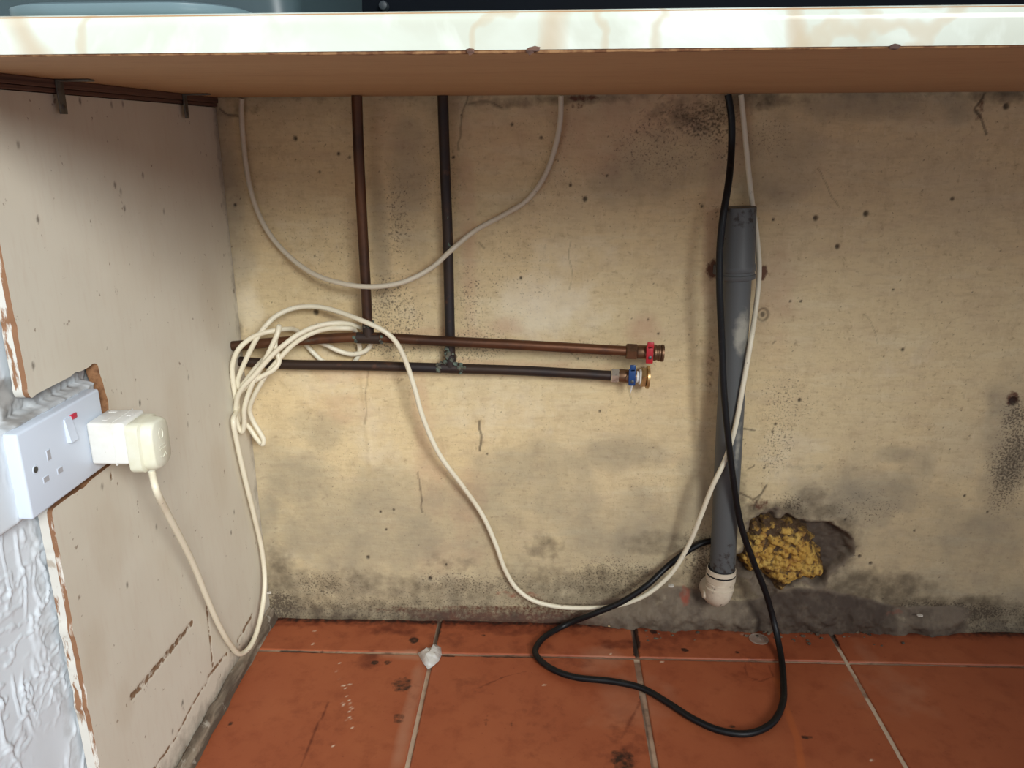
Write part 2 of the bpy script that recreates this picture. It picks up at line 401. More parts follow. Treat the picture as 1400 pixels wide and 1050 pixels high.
m_tape = mat('dirty_cream_tape', srgb(196, 168, 124), .5, [dict(scale=150, lo=.5, hi=.65, c=srgb(120, 88, 56), fac=.7)])
m_roundel = mat('dull_grey_roundel', srgb(52, 58, 62), .5)
m_upwall = mat('room_plaster', srgb(190, 190, 186), .8)

# ================================================================== STRUCTURE
PX = -.4494          # visible face of the side board
WL = -.4654          # plaster wall behind it
# ---- back wall, dense displaced plaster
x0, x1, z0, z1 = -.47, 1.25, -.012, .815
st = .0018
U = np.arange(x0, x1+st, st); V = np.arange(z0, z1+st, st)
X, Z = np.meshgrid(U, V, indexing='ij')
att = {k: np.zeros_like(X) for k in ('grime', 'mould', 'grey', 'pink', 'pale', 'rust', 'red', 'mark', 'mortar', 'deep')}
disp = (fbm(X, Z, 9, 3, 5) - .5)*.0035
def wp(px, py): q = W(px, py); return q[0], q[2]
PXM = .00106
NF = [fbm(X, Z, 22, 100+7*k, 3)-.5 for k in range(9)]
def win(xa, xb, za, zb):
    i0 = max(0, int((xa-x0)/st)); i1 = max(i0, min(len(U), int((xb-x0)/st)+2)); j0 = max(0, int((za-z0)/st)); j1 = max(j0, min(len(V), int((zb-z0)/st)+2))
    return np.s_[i0:i1, j0:j1]
def spot(k, px, py, rx, ry, a=1, soft=.5, rot=0, wob=.25):
    x, z = wp(px, py); R2_ = max(rx, ry)*PXM*(2.2+soft)
    s_ = win(x-R2_, x+R2_, z-R2_, z+R2_); dx = X[s_]-x; dz = Z[s_]-z
    if not dx.size: return
    c, s = math.cos(rot), math.sin(rot)
    e = np.sqrt(((dx*c+dz*s)/(rx*PXM))**2 + ((-dx*s+dz*c)/(ry*PXM))**2)
    e = e + NF[int(px+py) % 9][s_]*wob*4*min(1, rx/30)
    att[k][s_] = np.maximum(att[k][s_], a*(1-sstep(e, 1-soft, 1+soft)))
JX_ = (vnoise(X, Z, 90, 5)-.5)*.004; JZ_ = (vnoise(X, Z, 90, 9)-.5)*.004
def line(k, pts, wpx, a=1, d=0):
    w_ = wpx*PXM
    P = [wp(*p) for p in pts]
    s_ = win(min(p[0] for p in P)-.012, max(p[0] for p in P)+.012, min(p[1] for p in P)-.012, max(p[1] for p in P)+.012)
    X_, Z_ = X[s_]+JX_[s_], Z[s_]+JZ_[s_]; best = np.full_like(X_, 9.)
    if not best.size: return
    for (ax, az), (bx, bz) in zip(P, P[1:]):
        vx, vz = bx-ax, bz-az; t = np.clip(((X_-ax)*vx + (Z_-az)*vz)/(vx*vx+vz*vz+1e-9), 0, 1)
        best = np.minimum(best, np.hypot(X_-ax-t*vx, Z_-az-t*vz))
    g = 1-sstep(best, w_*.4, w_*1.1)
    att[k][s_] = np.maximum(att[k][s_], g*a); disp[s_] -= g*d
# base grime along floor and ceiling line
zb = Z - .01
n1 = fbm(X, Z, 10, 21, 5); n2 = fbm(X, Z, 26, 33, 5)
att['grime'] = np.maximum(att['grime'], (1-sstep(zb, .0, .05+.06*n1))*(.55+.4*n2))
att['grey'] = np.maximum(att['grey'], (1-sstep(zb, .02, .16+.10*n1))*.62)
att['mould'] = np.maximum(att['mould'], (1-sstep(zb, .0, .09))*.55)
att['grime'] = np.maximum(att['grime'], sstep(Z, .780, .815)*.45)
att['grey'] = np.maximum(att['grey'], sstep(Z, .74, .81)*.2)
att['deep'] = np.maximum(att['deep'], (1-sstep(Z, .004, .030+.02*n1))*.62)
att['rust'] = np.maximum(att['rust'], (1-sstep(Z, .008, .022+.012*n2))*sstep(X, -.30, -.15)*(1-sstep(X, .10, .20))*.8)
# cool grey damp stains, corner strips, and a painted shadow beside the left riser
for px, py, rx, ry, a in [(480, 730, 190, 90, .6), (640, 720, 120, 70, .45), (1230, 740, 220, 90, .4), (880, 760, 120, 60, .5), (400, 660, 70, 55, .6), (430, 590, 35, 30, .4), (500, 690, 90, 40, .5), (640, 760, 90, 60, .45), (720, 640, 90, 40, .42),
        (850, 620, 60, 25, .45), (770, 690, 60, 40, .45), (370, 730, 26, 90, .7), (860, 740, 100, 60, .6), (1170, 690, 95, 50, .75), (1262, 652, 20, 44, .35), (1225, 622, 34, 14, .35), (1110, 690, 40, 36, .7),
        (1320, 740, 80, 60, .6), (1060, 200, 50, 70, .35), (1200, 140, 130, 22, .55), (1380, 620, 40, 90, .6), (900, 220, 80, 50, .4), (310, 260, 18, 150, .6), (950, 700, 30, 90, .6),
        (320, 350, 24, 60, .4), (560, 260, 25, 80, .4), (520, 330, 12, 90, .45)]:
    spot('grey', px, py, rx, ry, a, .7)
for px, py, rx, ry, a in [(640, 690, 30, 60, .5), (575, 560, 12, 60, .5), (590, 640, 26, 70, .4), (700, 170, 60, 50, .3), (540, 180, 40, 60, .25), (880, 450, 26, 22, .7), (690, 445, 26, 12, .5),
        (620, 760, 60, 30, .35), (900, 150, 100, 34, .6), (810, 180, 60, 50, .5), (450, 240, 80, 60, .15), (975, 300, 12, 120, .5), (470, 560, 40, 20, .35), (1010, 180, 14, 60, .5), (1060, 400, 30, 80, .3),
        (480, 510, 60, 14, .4), (700, 500, 120, 10, .5), (640, 310, 10, 150, .45), (600, 460, 80, 14, .4)]:
    spot('pink', px, py, rx, ry, a, .7)
for px, py, rx, ry, a in [(740, 420, 90, 50, .7), (340, 420, 30, 60, .6), (560, 430, 20, 26, .3), (450, 520, 70, 50, .4), (680, 560, 120, 60, .35), (520, 600, 40, 60, .4), (1240, 500, 60, 40, .3), (1090, 620, 60, 50, .4),  # first entry paints in the bright pool of light at mid-wall
        (1000, 420, 16, 30, .3), (420, 330, 60, 60, .3), (400, 770, 60, 26, .3), (780, 350, 70, 30, .4)]:
    spot('pale', px, py, rx, ry, a, .8)
for px, py, rx, ry, a in [(470, 800, 110, 30, .6), (380, 790, 24, 60, .8), (620, 810, 160, 24, .6), (850, 800, 160, 36, .75), (900, 745, 60, 20, .6), (960, 800, 40, 46, .9), (1040, 800, 60, 50, 1), (1180, 810, 90, 40, .95),
        (1300, 832, 130, 22, .95), (1150, 745, 24, 50, .85), (1070, 700, 90, 18, .9), (1000, 715, 20, 90, .9), (930, 158, 70, 22, .62), (780, 135, 60, 8, .8), (1040, 135, 60, 12, .8), (690, 140, 50, 8, .6), (1000, 140, 16, 20, .7),
        (1110, 680, 26, 18, .6), (1370, 130, 60, 10, .8), (1390, 640, 30, 40, .5), (330, 150, 40, 10, .4), (325, 450, 10, 18, .8), (560, 500, 60, 8, .3), (1130, 640, 70, 8, .3), (720, 790, 40, 40, .5), (640, 770, 60, 16, .4), (745, 750, 30, 20, .6)]:
    spot('grime', px, py, rx, ry, a, .6)
for px, py, rx, ry, a in [(385, 830, 30, 24, 1), (450, 800, 60, 26, .6), (540, 420, 40, 55, .55), (530, 470, 60, 20, .6), (650, 470, 60, 30, .55), (700, 360, 60, 90, .3), (640, 420, 24, 60, .45), (960, 165, 50, 26, .7), (770, 240, 70, 60, .3),
        (900, 200, 60, 40, .45), (1385, 620, 28, 80, .8), (1385, 560, 20, 20, .6), (1075, 560, 36, 50, .45), (1060, 610, 26, 50, .5), (1085, 690, 26, 20, .7), (1300, 835, 130, 16, .9), (960, 760, 40, 60, .7), (830, 790, 90, 40, .6),
        (990, 170, 24, 60, .5), (1050, 180, 30, 30, .4), (655, 800, 110, 24, .55), (440, 340, 60, 90, .25), (540, 300, 20, 60, .5), (600, 250, 30, 80, .35), (460, 620, 50, 60, .25), (1180, 690, 60, 30, .4), (900, 640, 60, 60, .25), (820, 480, 60, 14, .4), (990, 290, 30, 12, .5)]:
    spot('mould', px, py, rx, ry, a, .7)
for px, py, rx, ry, a in [(975, 368, 9, 14, 1), (1043, 372, 6, 10, .9), (1340, 150, 5, 16, .5), (795, 134, 20, 4, .7), (620, 836, 150, 5, .55), (560, 834, 50, 5, .5), (700, 832, 120, 6, .6), (730, 820, 30, 10, .5), (1385, 545, 9, 10, .8), (972, 500, 6, 70, .3), (1040, 690, 12, 10, .6), (545, 520, 8, 6, .4), (790, 145, 10, 4, .5)]:
    spot('rust', px, py, rx, ry, a, .5)
spot('red', 936, 812, 9, 16, .75, .6, wob=.9); spot('red', 700, 812, 50, 6, .5, .5); spot('red', 1215, 835, 30, 5, .5)
for px, py, r in [(800, 272, 3), (432, 427, 3.6), (404, 189, 2.6), (1386, 548, 6), (1145, 337, 3), (1115, 298, 3.2), (1184, 292, 3.4), (1302, 272, 2.2), (1376, 145, 3.6), (588, 791, 3), (1234, 478, 2.2), (430, 350, 1.4),
        (437, 235, 1.6), (463, 210, 2), (478, 215, 1.8), (322, 280, 2), (304, 282, 2), (318, 397, 2), (620, 215, 1.6), (740, 188, 2), (712, 380, 2), (830, 240, 1.5), (780, 253, 2), (960, 282, 1.8), (1057, 300, 1.8),
        (1319, 678, 1.8), (1093, 547, 2.4), (1060, 580, 2), (1056, 590, 1.6), (520, 700, 2), (528, 724, 1.8), (503, 762, 2.6), (610, 772, 1.8), (538, 697, 1.8), (666, 621, 1.5), (900, 456, 1.4), (886, 437, 1.4), (790, 490, 1.4),
        (820, 562, 1.6), (1045, 640, 1.5), (1080, 412, 1.5), (1095, 412, 1.6), (1175, 760, 2.4), (1190, 770, 2.2), (1155, 710, 1.8), (1250, 725, 1.6), (1350, 700, 1.6), (870, 180, 1.5), (700, 170, 1.8), (1221, 396, 1.4)]:
    spot('mark', px, py, r, r*1.15, .95, .45, wob=0)
    x, z = wp(px, py); s_ = win(x-.012, x+.012, z-.012, z+.012)
    disp[s_] -= (1-sstep(np.hypot(X[s_]-x, Z[s_]-z)/(r*PXM), .5, 1.2))*.002*(r/3)
line('mark', [(655, 575), (657, 598), (656, 616)], 2.2, .75); line('mark', [(571, 646), (575, 672), (577, 700)], 1.6, .6)
line('mark', [(300, 148), (312, 156), (327, 160)], 1.4, .7, .001)
line('mark', [(1345, 128), (1334, 148), (1342, 165), (1348, 182)], 1.8, .7, .001)
line('mark', [(640, 130), (633, 150), (629, 175), (627, 205)], 1.4, .5, .001)
line('mark', [(1116, 232), (1128, 248), (1140, 270), (1147, 282)], 1.0, .45, .0006)
line('mark', [(1012, 676), (1030, 684), (1040, 676), (1048, 664)], 2.2, .7, .001); line('mark', [(1038, 680), (1030, 696)], 2, .6)
line('mark', [(1012, 586), (1032, 590)], 1.8, .7); line('mark', [(1022, 642), (1031, 636)], 1.6, .7); line('mark', [(780, 330), (776, 352), (782, 372), (778, 395)], 1.0, .35)
line('mark', [(503, 505), (500, 530), (501, 560), (498, 580)], 1.6, .3, .001); line('mark', [(857, 525), (862, 545)], 1.4, .4)
line('mark', [(1055, 470), (1060, 465)], 1.5, .5); line('mark', [(1178, 428), (1190, 440), (1200, 470)], 1.0, .3)
line('mark', [(640, 142), (660, 138), (672, 140), (688, 148)], 1.6, .45, .001); line('mark', [(655, 332), (662, 338)], 1.6, .5)
for i in range(70):   # hair cracks in the blistered patch at the top
    px = random.gauss(940, 34); py = random.gauss(165, 17); a = random.uniform(-.9, .9)
    line('mark', [(px, py), (px+9*math.cos(a), py-9*math.sin(a))], .9, .4, .0006)
rs = random.Random(4)
for i in range(150):   # scattered fly-spots
    px, py = rs.uniform(300, 1400), rs.uniform(140, 820); r = rs.uniform(.7, 1.5)
    x, z = wp(px, py); i0 = int((x-x0)/st); j0 = int((z-z0)/st)
    if 0 < i0 < len(U)-1 and 0 < j0 < len(V)-1: att['mark'][i0, j0] = max(att['mark'][i0, j0], rs.uniform(.4, .85))
# ring scar of an old fixing
x, z = wp(1043, 430); rr = np.hypot(X-x, (Z-z)*.85)/PXM
att['mark'] = np.maximum(att['mark'], (1-sstep(np.abs(rr-7), .6, 2.2))*.55); att['mark'] = np.maximum(att['mark'], (1-sstep(rr, 2, 4.5))*.8)
disp -= (1-sstep(rr, 5, 9))*.002
# broken-out plaster around the foam and the crumbled mortar fillet
hx, hz = wp(1078, 760)
e = np.sqrt(((X-hx)/(82*PXM))**2 + ((Z-hz)/(62*PXM))**2) + (fbm(X, Z, 20, 77, 5)-.5)*.9
hole = 1-sstep(e, .86, 1.04)
disp -= hole*(.012 + .010*fbm(X, Z, 60, 12, 4))
att['grime'] = np.maximum(att['grime'], (1-sstep(e, .95, 1.3))*1.0); att['mould'] = np.maximum(att['mould'], (1-sstep(e, .9, 1.25))*.8)
fil = (1-sstep(X, .62, .70))*sstep(X, .02, .16)
hgt = .030 + .028*fbm(X, X*0, 9, 5, 4) + .030*np.exp(-((X-.41)/.09)**2) + .02*np.exp(-((X-.22)/.05)**2)
disp += fil*(1-sstep(Z, hgt*.25, hgt))*(.010 + .016*fbm(X, Z, 38, 50, 5))
base = (1-fil)*(1-sstep(Z, .004, .014))*(.004+.004*fbm(X, Z, 30, 51, 3)); disp += base
inm = fil*(1-sstep(Z, hgt*.85, hgt*1.05))
att['mortar'] = np.maximum(att['mortar'], inm)
att['deep'] = np.maximum(att['deep'], inm*sstep(X, .28, .36)*(1-sstep(X, .52, .60))*.85)
att['deep'] = np.maximum(att['deep'], hole*.75); att['mortar'] = np.maximum(att['mortar'], (1-sstep(e, .95, 1.15)))
disp += inm*((fbm(X, Z, 90, 61, 4)-.5)*.008 + (fbm(X, Z, 34, 65, 4)-.5)*.010)
# blistered plaster top right and soft rounding into the side board
disp += sstep(Z, .74, .80)*(fbm(X, Z, 30, 8, 4)-.5)*.005
dcor = (X-PX); disp += np.exp(-(np.clip(dcor, 0, 1)/.012)**2)*.004
x, z = wp(935, 160); disp += np.exp(-(((X-x)/.07)**2+((Z-z)/.03)**2))*(fbm(X, Z, 70, 71, 4)-.5)*.006
# old vertical render ridge in the left half
xr = wp(500, 560)[0] + (vnoise(Z, Z, 30, 2)-.5)*.006
disp += np.exp(-((X-xr)/.004)**2)*sstep(Z, .2, .3)*(1-sstep(Z, .40, .44))*.0014
pos = np.stack([X, -disp, Z], -1)
me = grid_mesh('wall_back', U, V, pos, att)
wb = link('wall_back', me, m_wall)
tag(wb, 'cream plaster back wall under the worktop, stained with mould and damp', 'wall', kind='structure')
# wall beyond the dense part, and above the worktop
b = B(); b.box((x1-.001, -.001, -.012), (1.7, .1, .815)); b.box((x0, .035, -.012), (x1, .1, .815)); b.box((-.9, -.001, -.012), (x0, .1, .815))
ext = adopt(b.build('wall_section', m_wall, smooth=False), wb)
b = B(); b.box((-.9, 0, .815), (1.7, .1, 2.4))
o = b.build('wall_back_upper', m_upwall, smooth=False); tag(o, 'plain wall above the worktop, behind the dark splashback', 'wall', kind='structure')
b = B(); b.box((WL, -.012, .835), (1.7, -.001, 1.45), .001)  # added dark panel standing in for the unidentified dark background
o = b.build('trim_1', m_backdrop, smooth=False); tag(o, 'near-black stand-in splashback behind the worktop', 'backdrop', kind='structure')

# ---- left wall of thick combed white plaster
U = np.arange(-1.9, .001, .006); V = np.arange(-.012, .80, .006)
Ud = np.concatenate([np.arange(-1.9, -.80, .02), np.arange(-.80, -.36, .0016), np.arange(-.36, .005, .02)]); Vd = np.concatenate([np.arange(-.012, .60, .0018), np.arange(.60, 1.0, .01), np.arange(1.0, 2.41, .05)])
Y_, Z_ = np.meshgrid(Ud, Vd, indexing='ij')
wx = fbm(Y_, Z_, 9, 4, 2)*.05; wz = fbm(Y_, Z_, 9, 44, 2)*.05
r1 = 1-np.abs(fbm(Y_*1.5+wx, Z_*.7+wz, 36, 15, 3)*2-1); r2 = 1-np.abs(fbm(Y_*.8+wz, Z_*1.5+wx, 46, 18, 3)*2-1)
h = sstep(r1, .84, 1.0)*.0019*sstep(fbm(Y_, Z_, 18, 3, 2), .42, .62) + sstep(r2, .86, 1.0)*.0014*sstep(fbm(Y_, Z_, 16, 33, 2), .45, .65) + (fbm(Y_, Z_, 16, 9, 2)-.5)*.0032
dirt = (1-sstep(Z_, 0, .06))*.5 + np.exp(-((Y_+.50)/.012)**2)*.5  # dirt near the floor, plus painted shade of the gap beside the board
# boxed-out plaster the socket sits on
def rbox(a, lo, hi, s): return sstep(a, lo, lo+s)*(1-sstep(a, hi-s, hi))
bx = rbox(Y_, -.68, -.3855, .0024)*rbox(Z_, .436+0*Z_, .524+0*Z_, .0024)
h = h*(1-.75*bx) + bx*.0155 + rbox(Y_, -.52, -.37, .01)*rbox(Z_, .515, .548, .012)*(fbm(Y_, Z_, 90, 31, 3))*.008
dirt = dirt + rbox(Y_, -.53, -.36, .01)*rbox(Z_, .508, .56, .008)*.75  # greyer over the rough plaster ledge above the socket
me = grid_mesh('wall_left', Ud, Vd, np.stack([WL+.001+h-.003, Y_, Z_], -1), {'dirt': dirt}, flip=False)
wl = link('wall_left', me, m_artex); tag(wl, 'white side wall of thick ridged plaster, left of the board', 'wall', kind='structure')

# ---- floor: grout bed and quarry tiles
JX = [.4528-.3115*3, .4528-.3115*2, .4528-.3115, .4528, .4528+.3115]
JX = [.4528+.3115*k for k in range(-4, 5)]
JY = [.02, -.0925] + [-.0925-.3115*k for k in range(1, 6)]
FU = np.concatenate([np.arange(-1.2, -.5, .05), np.arange(-.5, .80, .0025), np.arange(.80, 1.75, .05)]); FV = np.concatenate([np.arange(-1.9, -.36, .05), np.arange(-.36, .045, .0025)])
X, Y = np.meshgrid(FU, FV, indexing='ij')
def fpt(px, py): q = G(px, py); return q[0], q[1]
def fl_att(X, Y, tiles=True):
    A = {k: np.zeros_like(X) for k in ('stain', 'dark', 'film', 'orange', 'white', 'pale')}
    F_ = [fbm(X, Y, 30, 200+k*5, 3)-.5 for k in range(4)]
    def sp(k, px, py, rx, ry, a=1, soft=.5):
        x, y = fpt(px, py)
        if x+rx*.0035 < X.min() or x-rx*.0035 > X.max() or y+ry*.006 < Y.min() or y-ry*.006 > Y.max(): return
        rx_ = rx*.00104; ry_ = ry*.0019
        e = np.sqrt(((X-x)/rx_)**2 + ((Y-y)/ry_)**2) + F_[int(px+py) % 4]*1.2*min(1, rx/20)
        A[k] = np.maximum(A[k], a*(1-sstep(e, 1-soft, 1+soft)))
    def ln(k, pts, w_, a=1):
        P = [fpt(*p) for p in pts]; best = np.full_like(X, 9.)
        for (ax, ay), (bx_, by) in zip(P, P[1:]):
            vx, vy = bx_-ax, by-ay; t = np.clip(((X-ax)*vx + (Y-ay)*vy)/(vx*vx+vy*vy+1e-9), 0, 1)
            best = np.minimum(best, np.hypot(X-ax-t*vx, Y-ay-t*vy))
        A[k] = np.maximum(A[k], a*(1-sstep(best, w_*.001*.4, w_*.001*1.2)))
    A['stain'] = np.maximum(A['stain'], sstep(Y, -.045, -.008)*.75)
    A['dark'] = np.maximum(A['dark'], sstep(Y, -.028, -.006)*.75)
    for q in [(550, 860, 40, 10, .8), (720, 858, 150, 10, .7), (930, 868, 80, 10, .6), (640, 850, 130, 6, 1), (600, 875, 60, 12, .5), (700, 885, 60, 8, .4), (505, 900, 20, 12, .7), (575, 945, 30, 20, .3), (850, 880, 50, 8, .7), (900, 885, 40, 14, .5), (780, 905, 60, 8, .5),
              (960, 880, 40, 10, .4), (650, 935, 30, 14, .4), (850, 1010, 40, 30, .4), (1030, 900, 40, 10, .4), (440, 1000, 60, 40, .3), (860, 1030, 20, 16, .6), (740, 990, 40, 40, .3), (420, 870, 100, 12, .3), (1010, 925, 24, 10, .4)]:
        sp('stain', *q, .6)
    for q in [(549, 935, 13, 8, .62), (566, 875, 7, 4, .9), (512, 906, 6, 3, .8), (530, 905, 5, 3, .7), (546, 982, 8, 5, .6), (852, 1040, 14, 10, .7), (893, 864, 6, 4, .9), (944, 858, 12, 3, .8), (936, 889, 6, 3, .8), (1008, 892, 4, 2, .7), (661, 869, 4, 2, .8),
              (315, 989, 4, 2, .9), (1103, 1008, 7, 2, .7), (870, 870, 4, 14, .9), (600, 860, 4, 14, .7), (1000, 993, 5, 2, .6), (440, 890, 3, 2, .6), (665, 985, 3, 6, .4), (700, 990, 2, 3, .5)]:
        sp('dark', *q, .4)
    for q in [(1210, 940, 60, 30, .4), (820, 900, 40, 14, .6), (560, 895, 50, 6, .7), (560, 970, 10, 60, .7), (870, 960, 60, 40, .4), (1320, 860, 90, 8, .25), (1150, 860, 60, 6, .3), (1190, 900, 14, 60, .3), (1000, 860, 40, 6, .5)]:
        sp('film', *q, .7)
    ln('orange', [(1062, 930), (1075, 970), (1090, 1010), (1098, 1060)], 7, .5); ln('orange', [(1020, 900), (1030, 912), (1045, 918)], 2, .5)
    ln('stain', [(1018, 908), (1022, 925), (1040, 932), (1058, 925), (1052, 910)], 2, .7)
    ln('stain', [(450, 960), (430, 1000), (412, 1048)], 2, .8); ln('stain', [(655, 940), (690, 925), (720, 918)], 2, .7); ln('stain', [(880, 950), (862, 985), (850, 1010)], 3, .6)
    rr_ = random.Random(3)
    for i in range(26):
        t = rr_.random(); sp('white', 460+22*t+rr_.uniform(-6, 6), 905+90*t, .9, .7, .9, .4)
    for q in [(455, 1020), (430, 862), (428, 880), (744, 937), (570, 1000), (1192, 1040), (1015, 868), (478, 936), (470, 937), (905, 905), (1115, 852), (1124, 852), (835, 894), (804, 842), (560, 838), (645, 838)]: sp('white', *q, 1.6, .9, 1, .5)
    # joints
    sp('dark', 870, 868, 4, 22, 1); ln('dark', [(385, 889), (432, 891)], 3, 1); ln('dark', [(660, 897), (755, 899)], 2.5, .9); ln('dark', [(605, 896), (620, 897)], 2.5, 1); ln('dark', [(603, 845), (594, 882)], 4, .9); ln('dark', [(868, 850), (869, 895)], 5, 1)
    ln('dark', [(875, 950), (885, 1000), (892, 1050)], 2, .6); ln('dark', [(1130, 855), (1145, 880)], 5, .8)
    ln('pale', [(1148, 888), (1172, 925)], 4, 1); ln('pale', [(1185, 955), (1240, 1050)], 5, 1); ln('pale', [(760, 900), (1320, 911)], 4, .8); ln('pale', [(580, 920), (555, 1050)], 6, .6)
    return A
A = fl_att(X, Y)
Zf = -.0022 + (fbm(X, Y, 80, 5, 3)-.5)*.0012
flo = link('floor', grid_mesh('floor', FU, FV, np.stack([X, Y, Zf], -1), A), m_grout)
tag(flo, 'terracotta quarry tile floor with pale and dirt-filled joints', 'floor', kind='structure')
for i in range(len(JX)-1):
    for j in range(len(JY)-1):
        ax, bx_ = JX[i]+.0030, JX[i+1]-.0030; ay, by = JY[j+1]+.0027, JY[j]-.0027
        if ax > 1.4: continue
        if j == 0: by = .02
        if j > 0 and j < 2 and i == 2: bx_ -= .003       # wider smeared joint
        fine = j < 2 and ax < .8 and bx_ > -.5
        s_ = .0028 if fine else .03
        nx = max(4, int((bx_-ax)/s_)); ny = max(4, int((by-ay)/s_))
        u = np.linspace(ax, bx_, nx); v = np.linspace(ay, by, ny)
        e_ = .0022
        u = np.unique(np.concatenate([[ax-.0006, ax, ax+e_*.4, ax+e_], u[(u > ax+e_) & (u < bx_-e_)], [bx_-e_, bx_-e_*.4, bx_, bx_+.0006]]))
        v = np.unique(np.concatenate([[ay-.0006, ay, ay+e_*.4, ay+e_], v[(v > ay+e_) & (v < by-e_)], [by-e_, by-e_*.4, by, by+.0006]]))
        X, Y = np.meshgrid(u, v, indexing='ij')
        dd = np.minimum(np.minimum(X-ax, bx_-X), np.minimum(Y-ay, by-Y))
        chips = .0015*sstep(fbm(X, Y, 60, 3+i*7+j, 3), .52, .75) if fine else 0
        q = np.clip(dd/(e_+chips), 0, 1)
        zz = -.0018*(1-np.sqrt(np.clip(1-(1-q)**2, 0, 1))) - .012*(dd < -.0003) + (fbm(X, Y, 9, 11+i, 3)-.5)*.0012*(dd > 0)
        rnd = random.Random(i*31+j)
        zz += rnd.uniform(-.0004, .0004)
        at = fl_att(X, Y) if fine else {k: np.zeros_like(X) for k in ('stain', 'dark')}
        t = link('tile', grid_mesh('tile', u, v, np.stack([X, Y, zz], -1), at), m_tile)
        adopt(t, flo)

# ================================================================== WORKTOP
UZ = .8057; YF = -.588
wt = empty('worktop', (0, -.3, UZ), 'cream marbled laminate worktop with rolled front edge and bare chipboard underside', 'worktop')
prof = [(-.004, UZ-.0005)]
prof = [(YF, UZ+.0012), (YF-.0002, UZ+.004), (YF-.0002, UZ+.0165)] + [(YF+.0075-.0077*math.cos(a), UZ+.0175+.0077*math.sin(a)) for a in np.linspace(.1, PI/2, 8)] + [(-.0125, UZ+.0252), (-.0125, UZ+.0238), (YF+.010, UZ+.0238), (YF+.0022, UZ+.017), (YF+.0022, UZ+.0012)]
b = B(); b.prism([(WL+.006, y, z) for y, z in prof], (1.66-WL, 0, 0)); b.build('laminate_skin', m_worktop, wt, angle=40)
b = B(); b.box((WL+.006, YF+.0022, UZ), (1.66, -.006, UZ+.0238)); b.build('chipboard_core', m_chip, wt, smooth=False)
# torn lower lip of the chipboard under the laminate
U = np.arange(WL+.006, 1.2, .0025); n = len(U)
lipd = .0003+.0012*vnoise(U, U*0, 60, 4)*(vnoise(U, U*0, 9, 8) > .45); wid = .0006+.0045*vnoise(U, U*0, 25, 3)*np.exp(-((U+.10)/.16)**2); lipd = lipd*np.exp(-((U+.06)/.2)**2)
P = np.zeros((n, 4, 3)); P[:, :, 0] = U[:, None]
P[:, 0, 1] = YF+.0010; P[:, 0, 2] = UZ+.0012
P[:, 1, 1] = YF+.0012; P[:, 1, 2] = UZ-lipd*.6
P[:, 2, 1] = YF+.002+wid*.5; P[:, 2, 2] = UZ-lipd
P[:, 3, 1] = YF+.002+wid; P[:, 3, 2] = UZ+.0002
o = link('torn_edge', grid_mesh('torn_edge', U, np.arange(4), P, flip=True), m_chipedge); adopt(o, wt)
# chipped laminate lip near the middle
b = B()
for k, (px, dz) in enumerate([(724, 0), (729, .0008), (735, .0004), (642, .0003), (648, .0006), (1222, 0)]):
    q = on(px, 71, 1, YF); b.blob((q[0], YF-.0002, UZ+.0005+dz), .0024, k, .4, 1, (1.3, .5, .9))
b.bm.free()
for k, (px, dz) in enumerate([(724, 0), (731, .0008), (642, .0003), (1222, 0)]):
    q = on(px, 71, 1, YF); b = B(); b.blob((q[0], YF-.0002, UZ+.0005+dz), .0024, k, .4, 1, (1.3, .5, .9)); b.build('edge_chip', m_batten, wt)

# ---- batten between the board top and the worktop
b = B()
b.box((PX-.014, -.49, UZ-.0075), (PX+.0045, -.006, UZ-.0002), .0008)
b.box((PX-.014, -.49, UZ-.0118), (PX+.0028, -.006, UZ-.0080), .0005)
o = b.build('batten', m_batten); tag(o, 'dark dirty wooden batten along the top of the side board', 'batten')
# ---- steel angle brackets
for nm, (xa, ya), (xb, yb), wpx, lab in [('a', (74, 107), (80, 156), .011, 'dull steel angle bracket near the front end of the batten'),
                              ('b', (247, 127), (251, 162), .010, 'dull steel angle bracket near the back wall corner')]:
    q0 = L(xa, ya, PX+.001); q1 = L(xb, yb, PX+.001)
    yc = (q0[1]+q1[1])/2; zt = UZ-.0002; zbm = q1[2]
    t = empty('angle_bracket', (PX, yc, zt), lab, 'bracket', 'steel brackets under the worktop')
    b = B(); b.box((PX+.0047, yc-wpx/2, zbm), (PX+.0064, yc+wpx/2, zt), .0004)
    b.build('upright_leg', m_steel, t)
    b = B(); b.box((PX+.0060, yc-wpx/2, zt-.0019), (PX+.036, yc+wpx/2, zt-.0001), .0004); b.build('top_leg', m_steel, t)
    b = B()
    for zz in (zbm+.006,): b.revolve((PX+.0064, yc, zz), (1, 0, 0), [(0, .0028), (.0006, .0024), (.001, .001)], 12)
    b.build('screw_head', m_screw, t)

